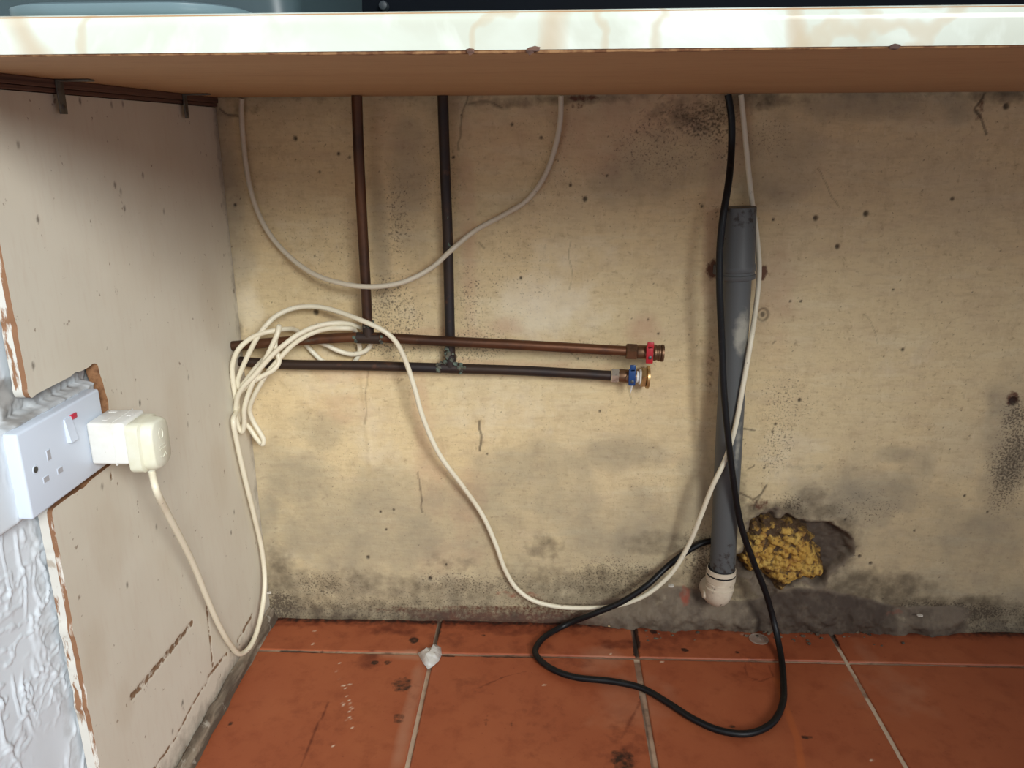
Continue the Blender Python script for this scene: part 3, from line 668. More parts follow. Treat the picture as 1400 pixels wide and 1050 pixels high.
# ================================================================== SIDE BOARD
st = .002
U = np.arange(-.4925, -.003, st); V = np.arange(.001, UZ-.0125, st)      # Y, Z
Y_, Z_ = np.meshgrid(U, V, indexing='ij')
yc = (Y_[:-1, :-1]+Y_[1:, 1:])/2; zc = (Z_[:-1, :-1]+Z_[1:, 1:])/2
jit = (fbm(yc, zc, 60, 7, 4)-.5)
front = -.4905 + jit*.006 + .010*(zc < .43)*0
keep = yc > front
cut = (zc > .431+jit*.004) & (zc < .5385+jit*.008+(yc+.49)*.012) & (yc < -.378+(.54-zc)*.10+jit*.008)
keep &= ~cut
keep &= (zc > .010+.010*fbm(yc, zc*0, 20, 6, 3)*(1+0*zc))
at = {k: np.zeros_like(Y_) for k in ('rough', 'grime', 'mark', 'smudge')}
def lp(px, py): q = L(px, py, PX); return q[1], q[2]
def pl(k, pts, w_, a=1):
    P = [lp(*p) for p in pts]; best = np.full_like(Y_, 9.)
    for (ax, az), (bx_, bz) in zip(P, P[1:]):
        vx, vz = bx_-ax, bz-az; t = np.clip(((Y_-ax)*vx+(Z_-az)*vz)/(vx*vx+vz*vz+1e-9), 0, 1)
        best = np.minimum(best, np.hypot(Y_-ax-t*vx, Z_-az-t*vz))
    at[k] = np.maximum(at[k], a*(1-sstep(best, w_*.5, w_)))
pl('rough', [(181, 952), (220, 905), (262, 852)], .0060, .62)
pl('rough', [(282, 825), (285, 855), (291, 910)], .0035, .6); pl('rough', [(285, 925), (310, 893)], .004, .7); pl('rough', [(325, 875), (345, 840)], .005, .55)
pl('rough', [(210, 1052), (240, 1010), (265, 960), (285, 930)], .003, .6); pl('rough', [(153, 648), (153, 655)], .003, .7)
pl('mark', [(181, 950), (258, 858)], .0012, .4); pl('mark', [(248, 963), (252, 972)], .001, .5)
for p in [(110, 138), (168, 142), (153, 143), (52, 300), (170, 285), (165, 262), (25, 198), (224, 289), (157, 253), (195, 240), (303, 281), (320, 398), (250, 960), (174, 800), (130, 610), (140, 665), (258, 516), (257, 580), (192, 551), (236, 1000), (320, 700), (316, 728), (214, 720), (45, 500)]:
    y_, z_ = lp(*p); at['mark'] = np.maximum(at['mark'], (1-sstep(np.hypot(Y_-y_, (Z_-z_)*.6), .0012, .0028))*random.uniform(.5, .9))
for p, r, a in [((150, 745), .05, .5), ((130, 900), .04, .6), ((240, 560), .05, .4), ((300, 650), .05, .45), ((170, 965), .03, .5), ((200, 330), .06, .3), ((290, 420), .06, .4), ((150, 560), .03, .4)]:
    y_, z_ = lp(*p); at['smudge'] = np.maximum(at['smudge'], a*(1-sstep(np.hypot(Y_-y_, (Z_-z_)*.6), r*.2, r)))
at['grime'] = np.maximum(at['grime'], (1-sstep(Z_, .01, .055+.03*fbm(Y_, Z_, 20, 2, 3)))*.75)
at['grime'] = np.maximum(at['grime'], sstep(Y_, -.035, -.004)*.55)  # board darker towards the back wall corner
at['rough'] = np.maximum(at['rough'], (1-sstep(Z_-.004, .012, .024))*.5)
pos = np.stack([PX + (fbm(Y_, Z_, 6, 8, 3)-.5)*.0016 - at['rough']*.0008, Y_, Z_], -1)
me = grid_mesh('front', U, V, pos, at, keep)
# thickness: side walls round every boundary edge, then the back
bm = bmesh.new(); bm.from_mesh(me)
be = [e for e in bm.edges if e.is_boundary]
bnd = {}
for e in be:
    for v in e.verts: bnd.setdefault(v, []).append(e.other_vert(v))
for it in range(7):
    new = {v: (v.co*2 + n_[0].co + n_[1].co)/4 for v, n_ in bnd.items() if len(n_) == 2}
    for v, c in new.items(): v.co.y, v.co.z = c.y, c.z
for step, (dx, mi_) in enumerate([(.0050, 2), (.0085, 3)]):
    r = bmesh.ops.extrude_edge_only(bm, edges=be)
    nv = [g for g in r['geom'] if isinstance(g, bmesh.types.BMVert)]; nf = [g for g in r['geom'] if isinstance(g, bmesh.types.BMFace)]
    be = [g for g in r['geom'] if isinstance(g, bmesh.types.BMEdge) and g.is_boundary]
    for v in nv: v.co.x -= dx
    for f in nf:
        c = f.calc_center_median()
        f.material_index = mi_ if c.y < -.478 and not (.433 < c.z < .537 and c.y > -.486) else 1
        f.smooth = True
bmesh.ops.recalc_face_normals(bm, faces=bm.faces)
bm.to_mesh(me); bm.free()
sb = bpy.data.objects.new('side_board', me); COL.objects.link(sb)
for mm in (m_panel, m_cut, m_edge, m_edge2): me.materials.append(mm)
me.set_sharp_from_angle(angle=math.radians(40))
tag(sb, 'tall beige painted wooden board with scraped patches, notched round the socket', 'board')
# sealant bead and grimy strip along its foot
U = np.arange(-.52, -.006, .003); n = len(U)
P = np.zeros((n, 7, 3))
for k in range(7):
    a = k/6*PI/2
    rr_ = .0085+.004*vnoise(U, U*0+k*.05, 40, 3)
    P[:, k, 0] = PX+.0004+rr_*math.sin(a)*1.1; P[:, k, 2] = rr_*math.cos(a)*1.9
    P[:, k, 1] = U
m_bead = mat('dirty_sealant', srgb(140, 126, 108), .7, [dict(scale=22, lo=.42, hi=.6, c=srgb(70, 58, 48), fac=.85, detail=5, st=(1, .4, 3)), dict(scale=60, lo=.6, hi=.7, c=srgb(190, 184, 170), fac=.6)], [dict(scale=90, s=.5, d=.002)])
o = link('baseboard_left', grid_mesh('baseboard_left', U, np.arange(7), P), m_bead)
o.data.polygons.foreach_set('use_smooth', [True]*len(o.data.polygons))
tag(o, 'grimy sealant strip where the side board meets the floor', 'strip', kind='structure')

# ================================================================== SOCKET
SX = PX+.0005          # back of faceplate
FX = SX+.009
tl = L(21, 594, FX); tr = L(141, 529, FX); br = L(147, 641, FX); bl = L(45, 705, FX)
Y0 = (tl[1]+bl[1])/2; Y1 = (tr[1]+br[1])/2; Z0 = (br[2]+bl[2])/2; Z1 = (tl[2]+tr[2])/2
so = empty('wall_socket', (SX, (Y0+Y1)/2, (Z0+Z1)/2), 'white double power socket with a red-marked switch, set in the board notch', 'socket')
b = B(); b.box((SX-.006, Y0, Z0), (FX, Y1, Z1), .0022, 3); b.build('faceplate', m_white, so)
b = B(); b.box((SX-.012, Y0+.002, Z0+.002), (SX-.0062, Y1-.002, Z1-.002), .001); b.build('back_box', m_artex, so)
def sl(px, py): q = L(px, py, FX); return q[1], q[2]
def rocker(cy, cz, w_=.0115, h_=.0225):
    b = B(); e = .0004
    pts = [(cy-w_/2, cz-h_/2), (cy+w_/2, cz-h_/2), (cy+w_/2, cz+h_/2), (cy-w_/2, cz+h_/2)]
    v = [b.bm.verts.new((FX-.001, p[0], p[1])) for p in pts]
    t = [b.bm.verts.new((FX+x_, p[0]*.94+cy*.06, p[1])) for p, x_ in zip(pts, (.0042, .0042, .0012, .0012))]
    b.bm.faces.new(t); b.bm.faces.new(v[::-1])
    for k in range(4): b.bm.faces.new((v[k], v[(k+1) % 4], t[(k+1) % 4], t[k]))
    return b
cy, cz = sl(94, 587)
r1_ = rocker(cy, cz).build('switch', m_white, so)
b = B(); yy, zz = sl(99.5, 569); b.box((FX-.0005, yy-.0045, zz-.0024), (FX+.0016, yy+.0045, zz+.0024), .0003); o = b.build('switch_marker', m_redneon, r1_); o['label'] = 'red on-marker at the top of the switch'
cy2 = Y0+Y1-cy
for (px, py, wy, hz_) in [(66.5, 622, .0046, .0088), (82, 643, .0072, .0046), (63, 655, .0072, .0046)]:
    y_, z_ = sl(px, py)
    b = B(); b.box((FX-.0008, y_-wy/2-.0007, z_-hz_/2-.0007), (FX+.0003, y_+wy/2+.0007, z_+hz_/2+.0007), .0003)
    o = b.build('pin_hole', m_white, so)
    b = B(); b.box((FX-.0006, y_-wy/2, z_-hz_/2), (FX+.0005, y_+wy/2, z_+hz_/2)); b.build('shutter', m_slotgrey, o, smooth=False)
y_, z_ = sl(48.5, 642)
b = B(); b.revolve((FX-.0008, y_, z_), (1, 0, 0), [(0, .0044), (.0012, .0040), (.00125, .0034)], 20); o = b.build('screw_cup', m_white, so)
b = B(); b.revolve((FX-.0004, y_, z_), (1, 0, 0), [(0, .0032), (.0010, .0028), (.0011, .001)], 16); o2 = b.build('screw', m_screw, o)

# ---- plug-in adaptor
Ya = L(115, 600, FX)[1]
A0, A1 = -.4425, -.3975
Yn = W(0, 0)[0]*0 + L(117, 575, FX)[1]-.002
def project(P):
    d = np.array(P)-CAM; z = d@FW; return (700+FPX*(d@RT)/z, 525-FPX*(d@UP)/z)
AY0, AY1 = Yn, Yn+.043
# height from the near face: pixel rows 578..636 at its left edge
za1 = on(150, 579, 1, AY0)[2]; za0 = on(150, 636, 1, AY0)[2]
xa1 = on(171, 600, 1, AY0)[0]
ad = empty('plug_adaptor', (FX, (AY0+AY1)/2, (za0+za1)/2), 'white cube plug-in adaptor with slots on top, plugged into the double socket', 'adaptor')
b = B(); b.box((FX, AY0, za0), (xa1, AY1, za1), .003, 3); ab = b.build('body', m_adapt, ad)
b = B(); b.box((xa1-.0125, AY0-.0004, za0-.0004), (xa1-.0115, AY1+.0004, za1+.0004), .0002); b.build('seam_ridge', m_adapt, ad)
ym = (AY0+AY1)/2; xm = (FX+xa1)/2
for (dx, dy, wx_, wy_) in [(-.004, -.009, .0042, .0075), (.013, .004, .0042, .0068), (-.009, .013, .0075, .004)]:
    b = B(); b.box((xm+dx-wx_/2, ym+dy-wy_/2, za1-.0006), (xm+dx+wx_/2, ym+dy+wy_/2, za1+.0003)); b.build('slot', m_ptfe, ad, smooth=False)
# ---- plug
xp1 = xa1+.0245
pc_z = (on(205, 572, 1, ym)[2]+on(205, 638, 1, ym)[2])/2; ph = (on(205, 572, 1, ym)[2]-on(205, 638, 1, ym)[2])/2
pg = empty('mains_plug', (xp1, ym, pc_z), 'yellowed white mains plug pushed into the adaptor, cream flex leaving below', 'plug')
def rrect(cy, cz, hw, hh, r, x, n=6):
    out = []
    for (sy, sz, a0) in ((1, 1, 0), (-1, 1, PI/2), (-1, -1, PI), (1, -1, 3*PI/2)):
        for k in range(n+1):
            a = a0+k/n*PI/2; out.append((x, cy+sy*(hw-r)+r*math.cos(a), cz+sz*(hh-r)+r*math.sin(a)))
    return out
def loft(b, rings, mi=0):
    R_ = [[b.bm.verts.new(p) for p in rg] for rg in rings]; n = len(R_[0])
    for a, c in zip(R_, R_[1:]):
        for k in range(n): b.bm.faces.new((a[k], a[(k+1) % n], c[(k+1) % n], c[k]))
    b.bm.faces.new(R_[0][::-1]); b.bm.faces.new(R_[-1])
hw = .0215
b = B(); loft(b, [rrect(ym, pc_z, hw*.97, ph*.95, .006, xa1), rrect(ym, pc_z, hw, ph, .008, xa1+.002), rrect(ym, pc_z, hw, ph, .009, xa1+.012), rrect(ym, pc_z, hw*.86, ph*.97, .011, xa1+.0135),
                  rrect(ym, pc_z, hw*.84, ph*.97, .012, xa1+.021), rrect(ym, pc_z, hw*.80, ph*.93, .012, xp1-.001), rrect(ym, pc_z, hw*.74, ph*.88, .011, xp1)])
b.build('body', m_plug, pg, angle=50)
b = B()
n = 20
b.tube([(xp1+.0001, ym+.005*math.cos(2*PI*k/n)*.8, pc_z+.010+.0055*math.sin(2*PI*k/n)) for k in range(n+1)], .0004, 6, smooth=0)
for zz in (-.002, -.0055): b.box((xp1-.0003, ym-.006, pc_z+zz-.0004), (xp1+.0004, ym+.006, pc_z+zz+.0004))
b.tube([(xp1+.0001, ym-.006, pc_z-.012), (xp1+.0001, ym-.002, pc_z-.0145), (xp1+.0001, ym+.004, pc_z-.011), (xp1+.0001, ym+.006, pc_z-.0145)], .0004, 6, smooth=3)
b.build('embossed_mark', m_plug, pg)
b = B(); q = on(206, 640, 1, ym); b.revolve((q[0], ym, pc_z-ph+.003), (.08, 0, -1), [(0, .0058), (.004, .0056), (.007, .0048)], 16); b.build('cord_grip', m_plug, pg)
CQ = (float(q[0]), float(ym), float(pc_z-ph))

# ================================================================== COPPER PIPES
R_ = .0072
YH = -.040; YC = -.020
def clampz(p, r=0):
    p = np.array(p, float); p[2] = min(p[2], UZ-.0004); p[0] = max(p[0], PX+.0006); return tuple(p)
def pipe_mesh(name, pts, m_, parent, y, r=R_, smooth=4):
    b = B(); b.tube([clampz(W(px, py, y), r) for px, py in pts], r, 16, smooth=smooth); return b.build(name, m_, parent)
hp = empty('copper_pipe', W(500, 462, YH), 'brown copper pipe run ending in the red-handled valve, with its riser to the left', 'pipe', 'copper pipes on the back wall')
pipe_mesh('branch_pipe', [(316, 473), (400, 466), (484, 461), (512, 461), (580, 465), (720, 472), (858, 480)], m_copper, hp, YH)
pipe_mesh('riser_pipe', [(487, 118), (490, 200), (495, 300), (500, 390), (503, 455)], m_copper, hp, YH)
cp = empty('copper_pipe', W(612, 503, YC), 'darker copper pipe run ending in the blue-handled valve, with its riser to the right', 'pipe', 'copper pipes on the back wall')
pipe_mesh('branch_pipe', [(318, 494), (383, 498), (500, 500), (595, 503), (720, 507), (840, 514)], m_copperdark, cp, YC)
pipe_mesh('riser_pipe', [(605, 118), (608, 220), (612, 320), (616, 500)], m_copperdark, cp, YC)
def vec(p, q, y): return Vector(W(*q, y))-Vector(W(*p, y))
# solder tees
def tee(px, py, y, parent, dirx, up_px, l=.017):
    c = Vector(W(px, py, y)); ax = dirx.normalized(); b = B()
    b.revolve(c-ax*l, ax, [(0, R_*1.0), (.0006, R_*1.13), (2*l-.0006, R_*1.13), (2*l, R_)], 20)
    upv = (Vector(W(*up_px, y))-c).normalized()
    b.revolve(c+upv*.002, upv, [(0, R_*1.12), (.018, R_*1.12), (.0186, R_)], 20)
    t = b.build('tee', m_copperdark, parent)
    b = B(); rnd = random.Random(px)
    for s_, cc in ((c-ax*l, 0), (c+ax*l, 0), (c+upv*.020, 1)):
        for k in range(9):
            a = rnd.uniform(0, 2*PI); o1 = (ax if not cc else upv).orthogonal().normalized(); o2 = (ax if not cc else upv).cross(o1)
            b.blob(s_+(o1*math.cos(a)+o2*math.sin(a))*R_*.92+(ax if not cc else upv)*rnd.uniform(-.003, .003), rnd.uniform(.0020, .0034), k+px, .3, 1)
    o = b.build('solder_crust', m_verdi, t); o['label'] = 'green crusted solder on the joint'
tee(504, 462, YH, hp, vec((484, 461), (525, 462), YH), (501, 400))
tee(616, 503, YC, cp, vec((595, 502), (640, 504), YC), (614, 400), .014)
b = B(); rnd = random.Random(5)
for (px, py) in [(611, 476), (613, 482), (612, 488), (617, 492), (622, 497), (627, 503), (631, 507), (598, 499), (600, 505), (634, 503), (609, 495)]:
    b.blob(W(px, py, YC-.006), rnd.uniform(.0026, .0042), px, .35, 1)
o = b.build('limescale', m_verdi, cp); o['label'] = 'pale green crust around the tee'
b = B()
for (px, py) in [(612, 298), (613, 334), (614, 338), (613, 345), (611, 330), (611, 303)]: b.blob(W(px, py, YC-.0055), .0026, px, .3, 1, (1, .6, 1.6))
b.build('riser_crust', m_verdi, cp)
# valves
def valve(name, p0, p1, y, parent, lever_m, nut_m, kind):
    a = Vector(W(*p0, y)); ax = (Vector(W(*p1, y))-a).normalized(); k = (Vector(W(*p1, y))-a).length/abs(p1[0]-p0[0])
    X_ = lambda px: (px-p0[0])*k
    if kind == 'red':
        b = B(); b.revolve(a, ax, [(X_(870), .0085), (X_(873), .0098), (X_(884), .0100), (X_(890), .0088), (X_(893), .0100), (X_(894.5), .0118), (X_(896.5), .0118), (X_(897.5), .0106), (X_(899), .0106), (X_(900), .0118), (X_(902), .0118), (X_(903), .0106), (X_(904), .0122), (X_(907), .0122), (X_(907.2), .009)], 24)
        b.revolve(a+ax*X_(887), (0, -1, 0), [(0, .006), (.012, .006), (.0125, .005)], 16)
        v = b.build('valve', m_brass, parent)
        b = B(); b.hexnut(a, ax, X_(856), X_(871), .0122); b.build('nut', m_brass, v, smooth=False)
        c = a+ax*X_(887); lx = .0055; z0_, z1_ = W(887, 493, y)[2], W(887, 464, y)[2]
        b = B(); b.box((c.x-lx, y-.0165, z0_), (c.x+lx*.8, y-.0128, z1_-.006), .0012)
        b.box((c.x-lx*.8, y-.0165, z1_-.010), (c.x+lx*.9, y-.0135, z1_), .0012)
        l_ = b.build('lever', lever_m, v); l_['label'] = 'red lever handle'
        b = B(); b.revolve((c.x, y-.0163, c.z-.003), (0, -1, 0), [(0, .0026), (.0016, .0024), (.002, .0012)], 12); b.build('lever_screw', m_screw, v)
    else:
        b = B(); b.revolve(a, ax, [(X_(845), .0085), (X_(848), .0096), (X_(858), .0098), (X_(866), .0086), (X_(869), .0084), (X_(871), .0084)], 24)
        b.revolve(a+ax*X_(860), (0, -1, 0), [(0, .006), (.012, .006), (.0125, .005)], 16)
        v = b.build('valve', m_brass, parent)
        b = B(); b.hexnut(a, ax, X_(835), X_(846), .0108); n_ = b.build('nut', nut_m, v, smooth=False); n_['label'] = 'bright plated nut'
        b = B(); b.revolve(a, ax, [(X_(869), .0075), (X_(870), .0088), (X_(872.5), .0082), (X_(874), .0112), (X_(876.5), .0116)], 20); n_ = b.build('thread_tape', m_ptfe, v); n_['label'] = 'white thread tape'
        b = B(); b.hexnut(a, ax, X_(876), X_(883), .0156); b.revolve(a, ax, [(X_(883), .0140), (X_(884), .0168), (X_(887), .0168), (X_(887.5), .015)], 24)
        n_ = b.build('cap_nut', m_brassnew, v); n_['label'] = 'brass cap nut on the valve outlet'
        c = a+ax*X_(863); lx = .0052; z0_, z1_ = W(863, 523, y)[2], W(863, 495, y)[2]
        b = B(); b.box((c.x-lx, y-.0165, z0_), (c.x+lx*.9, y-.0128, z1_-.006), .0012); b.box((c.x-lx*.7, y-.0165, z1_-.010), (c.x+lx*.8, y-.0135, z1_), .0012)
        l_ = b.build('lever', lever_m, v); l_['label'] = 'blue lever handle'
        b = B(); b.revolve((c.x, y-.0163, c.z-.003), (0, -1, 0), [(0, .0026), (.0016, .0024), (.002, .0012)], 12); b.build('lever_screw', m_screw, v)
        b = B(); b.tube([(c.x+.001, y-.006, z0_+.002), (c.x+.0005, y-.004, z0_-.008), (c.x-.001, y-.003, z0_-.016)], .0009, 6, radii=lambda t: .0016*(1-t)+.0003); b.build('scale_drip', m_ptfe, v)
valve('valve', (820, 478.2), (905, 482.8), YH, hp, m_red, m_brass, 'red')
valve('valve', (800, 511.2), (885, 515.8), YC, cp, m_blue, m_nickel, 'blue')

# ================================================================== GREY WASTE PIPE
YW = -.034
wpipe = empty('waste_pipe', W(988, 800, YW), 'grey plastic waste pipe standing against the wall, white elbow at its foot', 'pipe')
pt = Vector(W(1011, 283, YW)); pr_ = Vector(W(1008.5, 372, YW)); pb = Vector(W(987.5, 782, YW))
b = B()
ax = (pr_-pt).normalized(); ln_ = (pr_-pt).length
n = 30; prof = [(0.0, .0205), (.0, .0218), (.001, .0222), (ln_-.012, .0224), (ln_-.010, .0236), (ln_-.006, .0240), (ln_-.002, .0236), (ln_-.001, .0226), (ln_+.002, .0226), (ln_+.003, .0240), (ln_+.007, .0240), (ln_+.009, .0232), (ln_+.010, .0195)]
b.revolve(pt, ax, prof, 32)
col_ = b.build('collar', m_waste, wpipe); col_['label'] = 'wider socket collar at the pipe top'
def pat(o, dirtfn):
    me = o.data; me.attributes.new('scuff', 'FLOAT', 'POINT'); me.attributes.new('dirt', 'FLOAT', 'POINT')
    me.attributes['dirt'].data.foreach_set('value', [dirtfn(v.co)[0] for v in me.vertices]); me.attributes['scuff'].data.foreach_set('value', [dirtfn(v.co)[1] for v in me.vertices])
pat(col_, lambda c: (.6*max(0, 1-(pt.z-c.z)/.01), 0))
b = B(); ax2 = (pb-pr_).normalized(); ln2 = (pb-pr_).length
b.tube([pr_+ax2*(ln2*t/60) for t in range(61)], .0190, 32, smooth=0)
pp = b.build('pipe', m_waste, wpipe)
s1 = Vector(W(1014, 455, YW-.018)); s2 = Vector(W(1009, 610, YW-.018))
def df(c):
    sc = max(0, 1-math.hypot((c.x-s1.x)*2.6, (c.z-s1.z))/.045)*(1 if c.y < YW else 0)
    sc = max(sc, .7*max(0, 1-math.hypot((c.x-s2.x)*4, (c.z-s2.z)*.5)/.03)*(1 if c.y < YW else 0))
    return (max(0, 1-(c.z-pb.z)/.10)*.62, min(1, sc*1.3))
pat(pp, df)
for dx in (-.022, .022):
    pass
# wall clip behind the collar joint
b = B(); c0 = pr_.copy()
b.box((c0.x-.027, -.012, c0.z-.008), (c0.x+.027, -.001, c0.z+.006), .002); b.box((c0.x-.0265, YW, c0.z-.006), (c0.x-.0225, -.004, c0.z+.004), .001); b.box((c0.x+.0225, -.024, c0.z-.006), (c0.x+.0255, -.004, c0.z+.004), .001)
b.build('wall_clip', m_waste, wpipe)
# white trap fitting
b = B(); f0 = Vector(W(986.5, 777, YW)); fx = Vector((-.02, 0, -1)).normalized()
b.revolve(f0, fx, [(-.001, .0195), (-.0005, .0218), (.0065, .0222), (.0068, .0205), (.0092, .0205), (.0094, .0226), (.018, .0226), (.0185, .0204), (.0215, .0204), (.0218, .0214), (.0235, .0214), (.0238, .0204), (.030, .0203), (.0305, .0218), (.034, .0216), (.0345, .0204)], 32)
ft = b.build('compression_collar', m_fit, wpipe); ft['label'] = 'white ribbed collar at the pipe foot'
b = B(); b.revolve(f0, fx, [(.0066, .0212), (.0072, .0222), (.0088, .0222), (.0094, .0212)], 32); b.build('rubber_ring', m_rubber, ft)
b = B(); e0 = f0+fx*.034
b.revolve(f0-fx*.0022, fx, [(0, .0196), (.001, .0206), (.0022, .0206)], 32); b.build('seal', m_rubber, ft)
b = B()
b.tube([e0-fx*.004, e0+fx*.006, e0+fx*.012+Vector((-.001, .004, 0)), e0+fx*.016+Vector((-.003, .016, 0)), e0+fx*.017+Vector((-.004, .040, 0))], .0200, 28, smooth=6)
q = bmesh.ops.create_uvsphere(b.bm, u_segments=28, v_segments=16, radius=.0202)
for v in q['verts']: v.co = v.co+e0+fx*.0075+Vector((-.0005, .001, 0))
el = b.build('elbow', m_fit, wpipe, angle=60); el['label'] = 'white elbow turning into the wall'
b = B(); q = Vector(W(961, 812, YW+.006)); b.revolve(q+Vector((.010, 0, 0)), (-1, 0, .1), [(0, .008), (.008, .008), (.0105, .0065), (.0115, .003)], 16); b.build('boss', m_fit, el)

# ================================================================== FOAM AND CRUMBLED MORTAR
st = .0012
cx_, cz_ = wp(1077, 757)
U = np.arange(cx_-.085, cx_+.085, st); V = np.arange(cz_-.070, cz_+.075, st)
X, Z = np.meshgrid(U, V, indexing='ij')
pol = [(1010, 742), (1020, 716), (1050, 706), (1085, 712), (1104, 722), (1112, 740), (1122, 762), (1130, 785), (1112, 796), (1098, 792), (1085, 800), (1066, 810), (1052, 796), (1042, 782), (1028, 786), (1012, 770)]
P = [wp(*p) for p in pol]
ins = np.zeros(X.shape, bool); dist = np.full(X.shape, 9.)
for (ax_, az), (bx_, bz) in zip(P, P[1:]+P[:1]):
    cnd = ((az > Z) != (bz > Z)) & (X < (bx_-ax_)*(Z-az)/(bz-az+1e-12)+ax_); ins ^= cnd
    vx, vz = bx_-ax_, bz-az; t = np.clip(((X-ax_)*vx+(Z-az)*vz)/(vx*vx+vz*vz), 0, 1); dist = np.minimum(dist, np.hypot(X-ax_-t*vx, Z-az-t*vz))
sd = np.where(ins, dist, -dist) + (fbm(X, Z, 90, 6, 3)-.5)*.010
hh = np.sqrt(np.clip(sd, 0, .02)/.02)*.020
rnd = random.Random(9); bumps = np.zeros_like(X)
for k in range(800):
    bxx = rnd.uniform(U[0], U[-1]); bzz = rnd.uniform(V[0], V[-1]); r_ = rnd.uniform(.0018, .0058)
    d2 = ((X-bxx)**2+(Z-bzz)**2)/r_**2; bumps = np.maximum(bumps, np.sqrt(np.clip(1-d2, 0, 1))*r_*.9)
hh = hh + bumps*sstep(sd, -.001, .006) + (fbm(X, Z, 160, 8, 4)-.5)*.006 + (1-np.abs(fbm(X, Z, 70, 19, 3)*2-1))*.004
keep = (sd[:-1, :-1] > -.004) & (sd[1:, 1:] > -.004)
dirt = (1-sstep(sd, .002, .014))*.6 + .36*sstep(fbm(X, Z, 50, 41, 3), .5, .7)+.62*(1-sstep(bumps, .0003, .0026)) + .25*sstep(Z-cz_, .02, .045)  # dirt patches, plus shade painted into the crevices between bumps
Yp = .018-hh-.004*sstep(sd, 0, .01)
me = grid_mesh('expanding_foam', U, V, np.stack([X, Yp, Z], -1), {'dirt': dirt}, keep)
o = link('expanding_foam', me, m_foam); tag(o, 'lumpy yellow expanding foam plugging the broken plaster beside the waste pipe', 'foam')
# loose mortar crumbs and flakes on the fillet
rb = empty('rubble', (.35, -.03, 0), 'crumbled grey mortar heaped along the wall foot beside the waste pipe', 'rubble', kind='stuff')
b = B(); rnd = random.Random(12)
for k in range(70):
    px = rnd.choice([rnd.uniform(880, 960), rnd.uniform(1010, 1230), rnd.uniform(1010, 1230)]); py = rnd.uniform(815, 850)
    q = W(px, py, 0); r_ = rnd.uniform(.0010, .0030)
    yy = -.016-.034*rnd.random()**2; b.blob((q[0], yy, r_*.5), r_, k, .35, 1, (1.3, 1, .7))
o = b.build('crumbs', m_mortar, rb, angle=20); o['kind'] = 'stuff'
def flake(px, py, z, r, m_, label, name='plaster_flake', y=None, seed=1, cat='flake', th=.0016, group=None):
    p = G(px, py, z) if y is None else W(px, py, y)
    rnd = random.Random(seed); n = 7; b = B()
    pts = [(p[0]+math.cos(2*PI*k/n)*r*rnd.uniform(.6, 1.1), p[1]+math.sin(2*PI*k/n)*r*rnd.uniform(.5, .9), p[2]) for k in range(n)]
    b.prism(pts, (0, 0, th)); o = b.build(name, m_, smooth=False); tag(o, label, cat, group); return o
m_flake = mat('white_flake', srgb(214, 208, 196), .7, [dict(scale=90, lo=.5, hi=.7, c=srgb(170, 158, 140), fac=.6)])
flake(917, 801, 0, .0065, m_flake, 'small white plaster flake on the mortar beside the waste pipe', y=-.034, seed=3)
flake(368, 811, 0, .004, m_flake, 'white plaster crumb in the corner at the board foot', y=-.012, seed=5)
flake(320, 916, .0105, .006, m_flake, 'white crumb on the sealant strip in front of the flex bend', seed=8)
flake(1258, 842, .0, .005, m_flake, 'pale plaster flake against the wall foot on the right', y=-.018, seed=9)

# ================================================================== CABLES
def cable(name, pts, r, m_, label, seg=12, smooth=6, group=None):
    b = B(); b.tube([(p[0], p[1], min(p[2], UZ-.0016)) for p in [(max(q_[0], PX+r+.0012), q_[1], q_[2]) for q_ in pts]], r, seg, smooth=smooth); o = b.build(name, m_, angle=80); tag(o, label, 'cable', group); return o
z4 = lambda x, y: (280+x/4.375, 380+y/4.375)
C = []
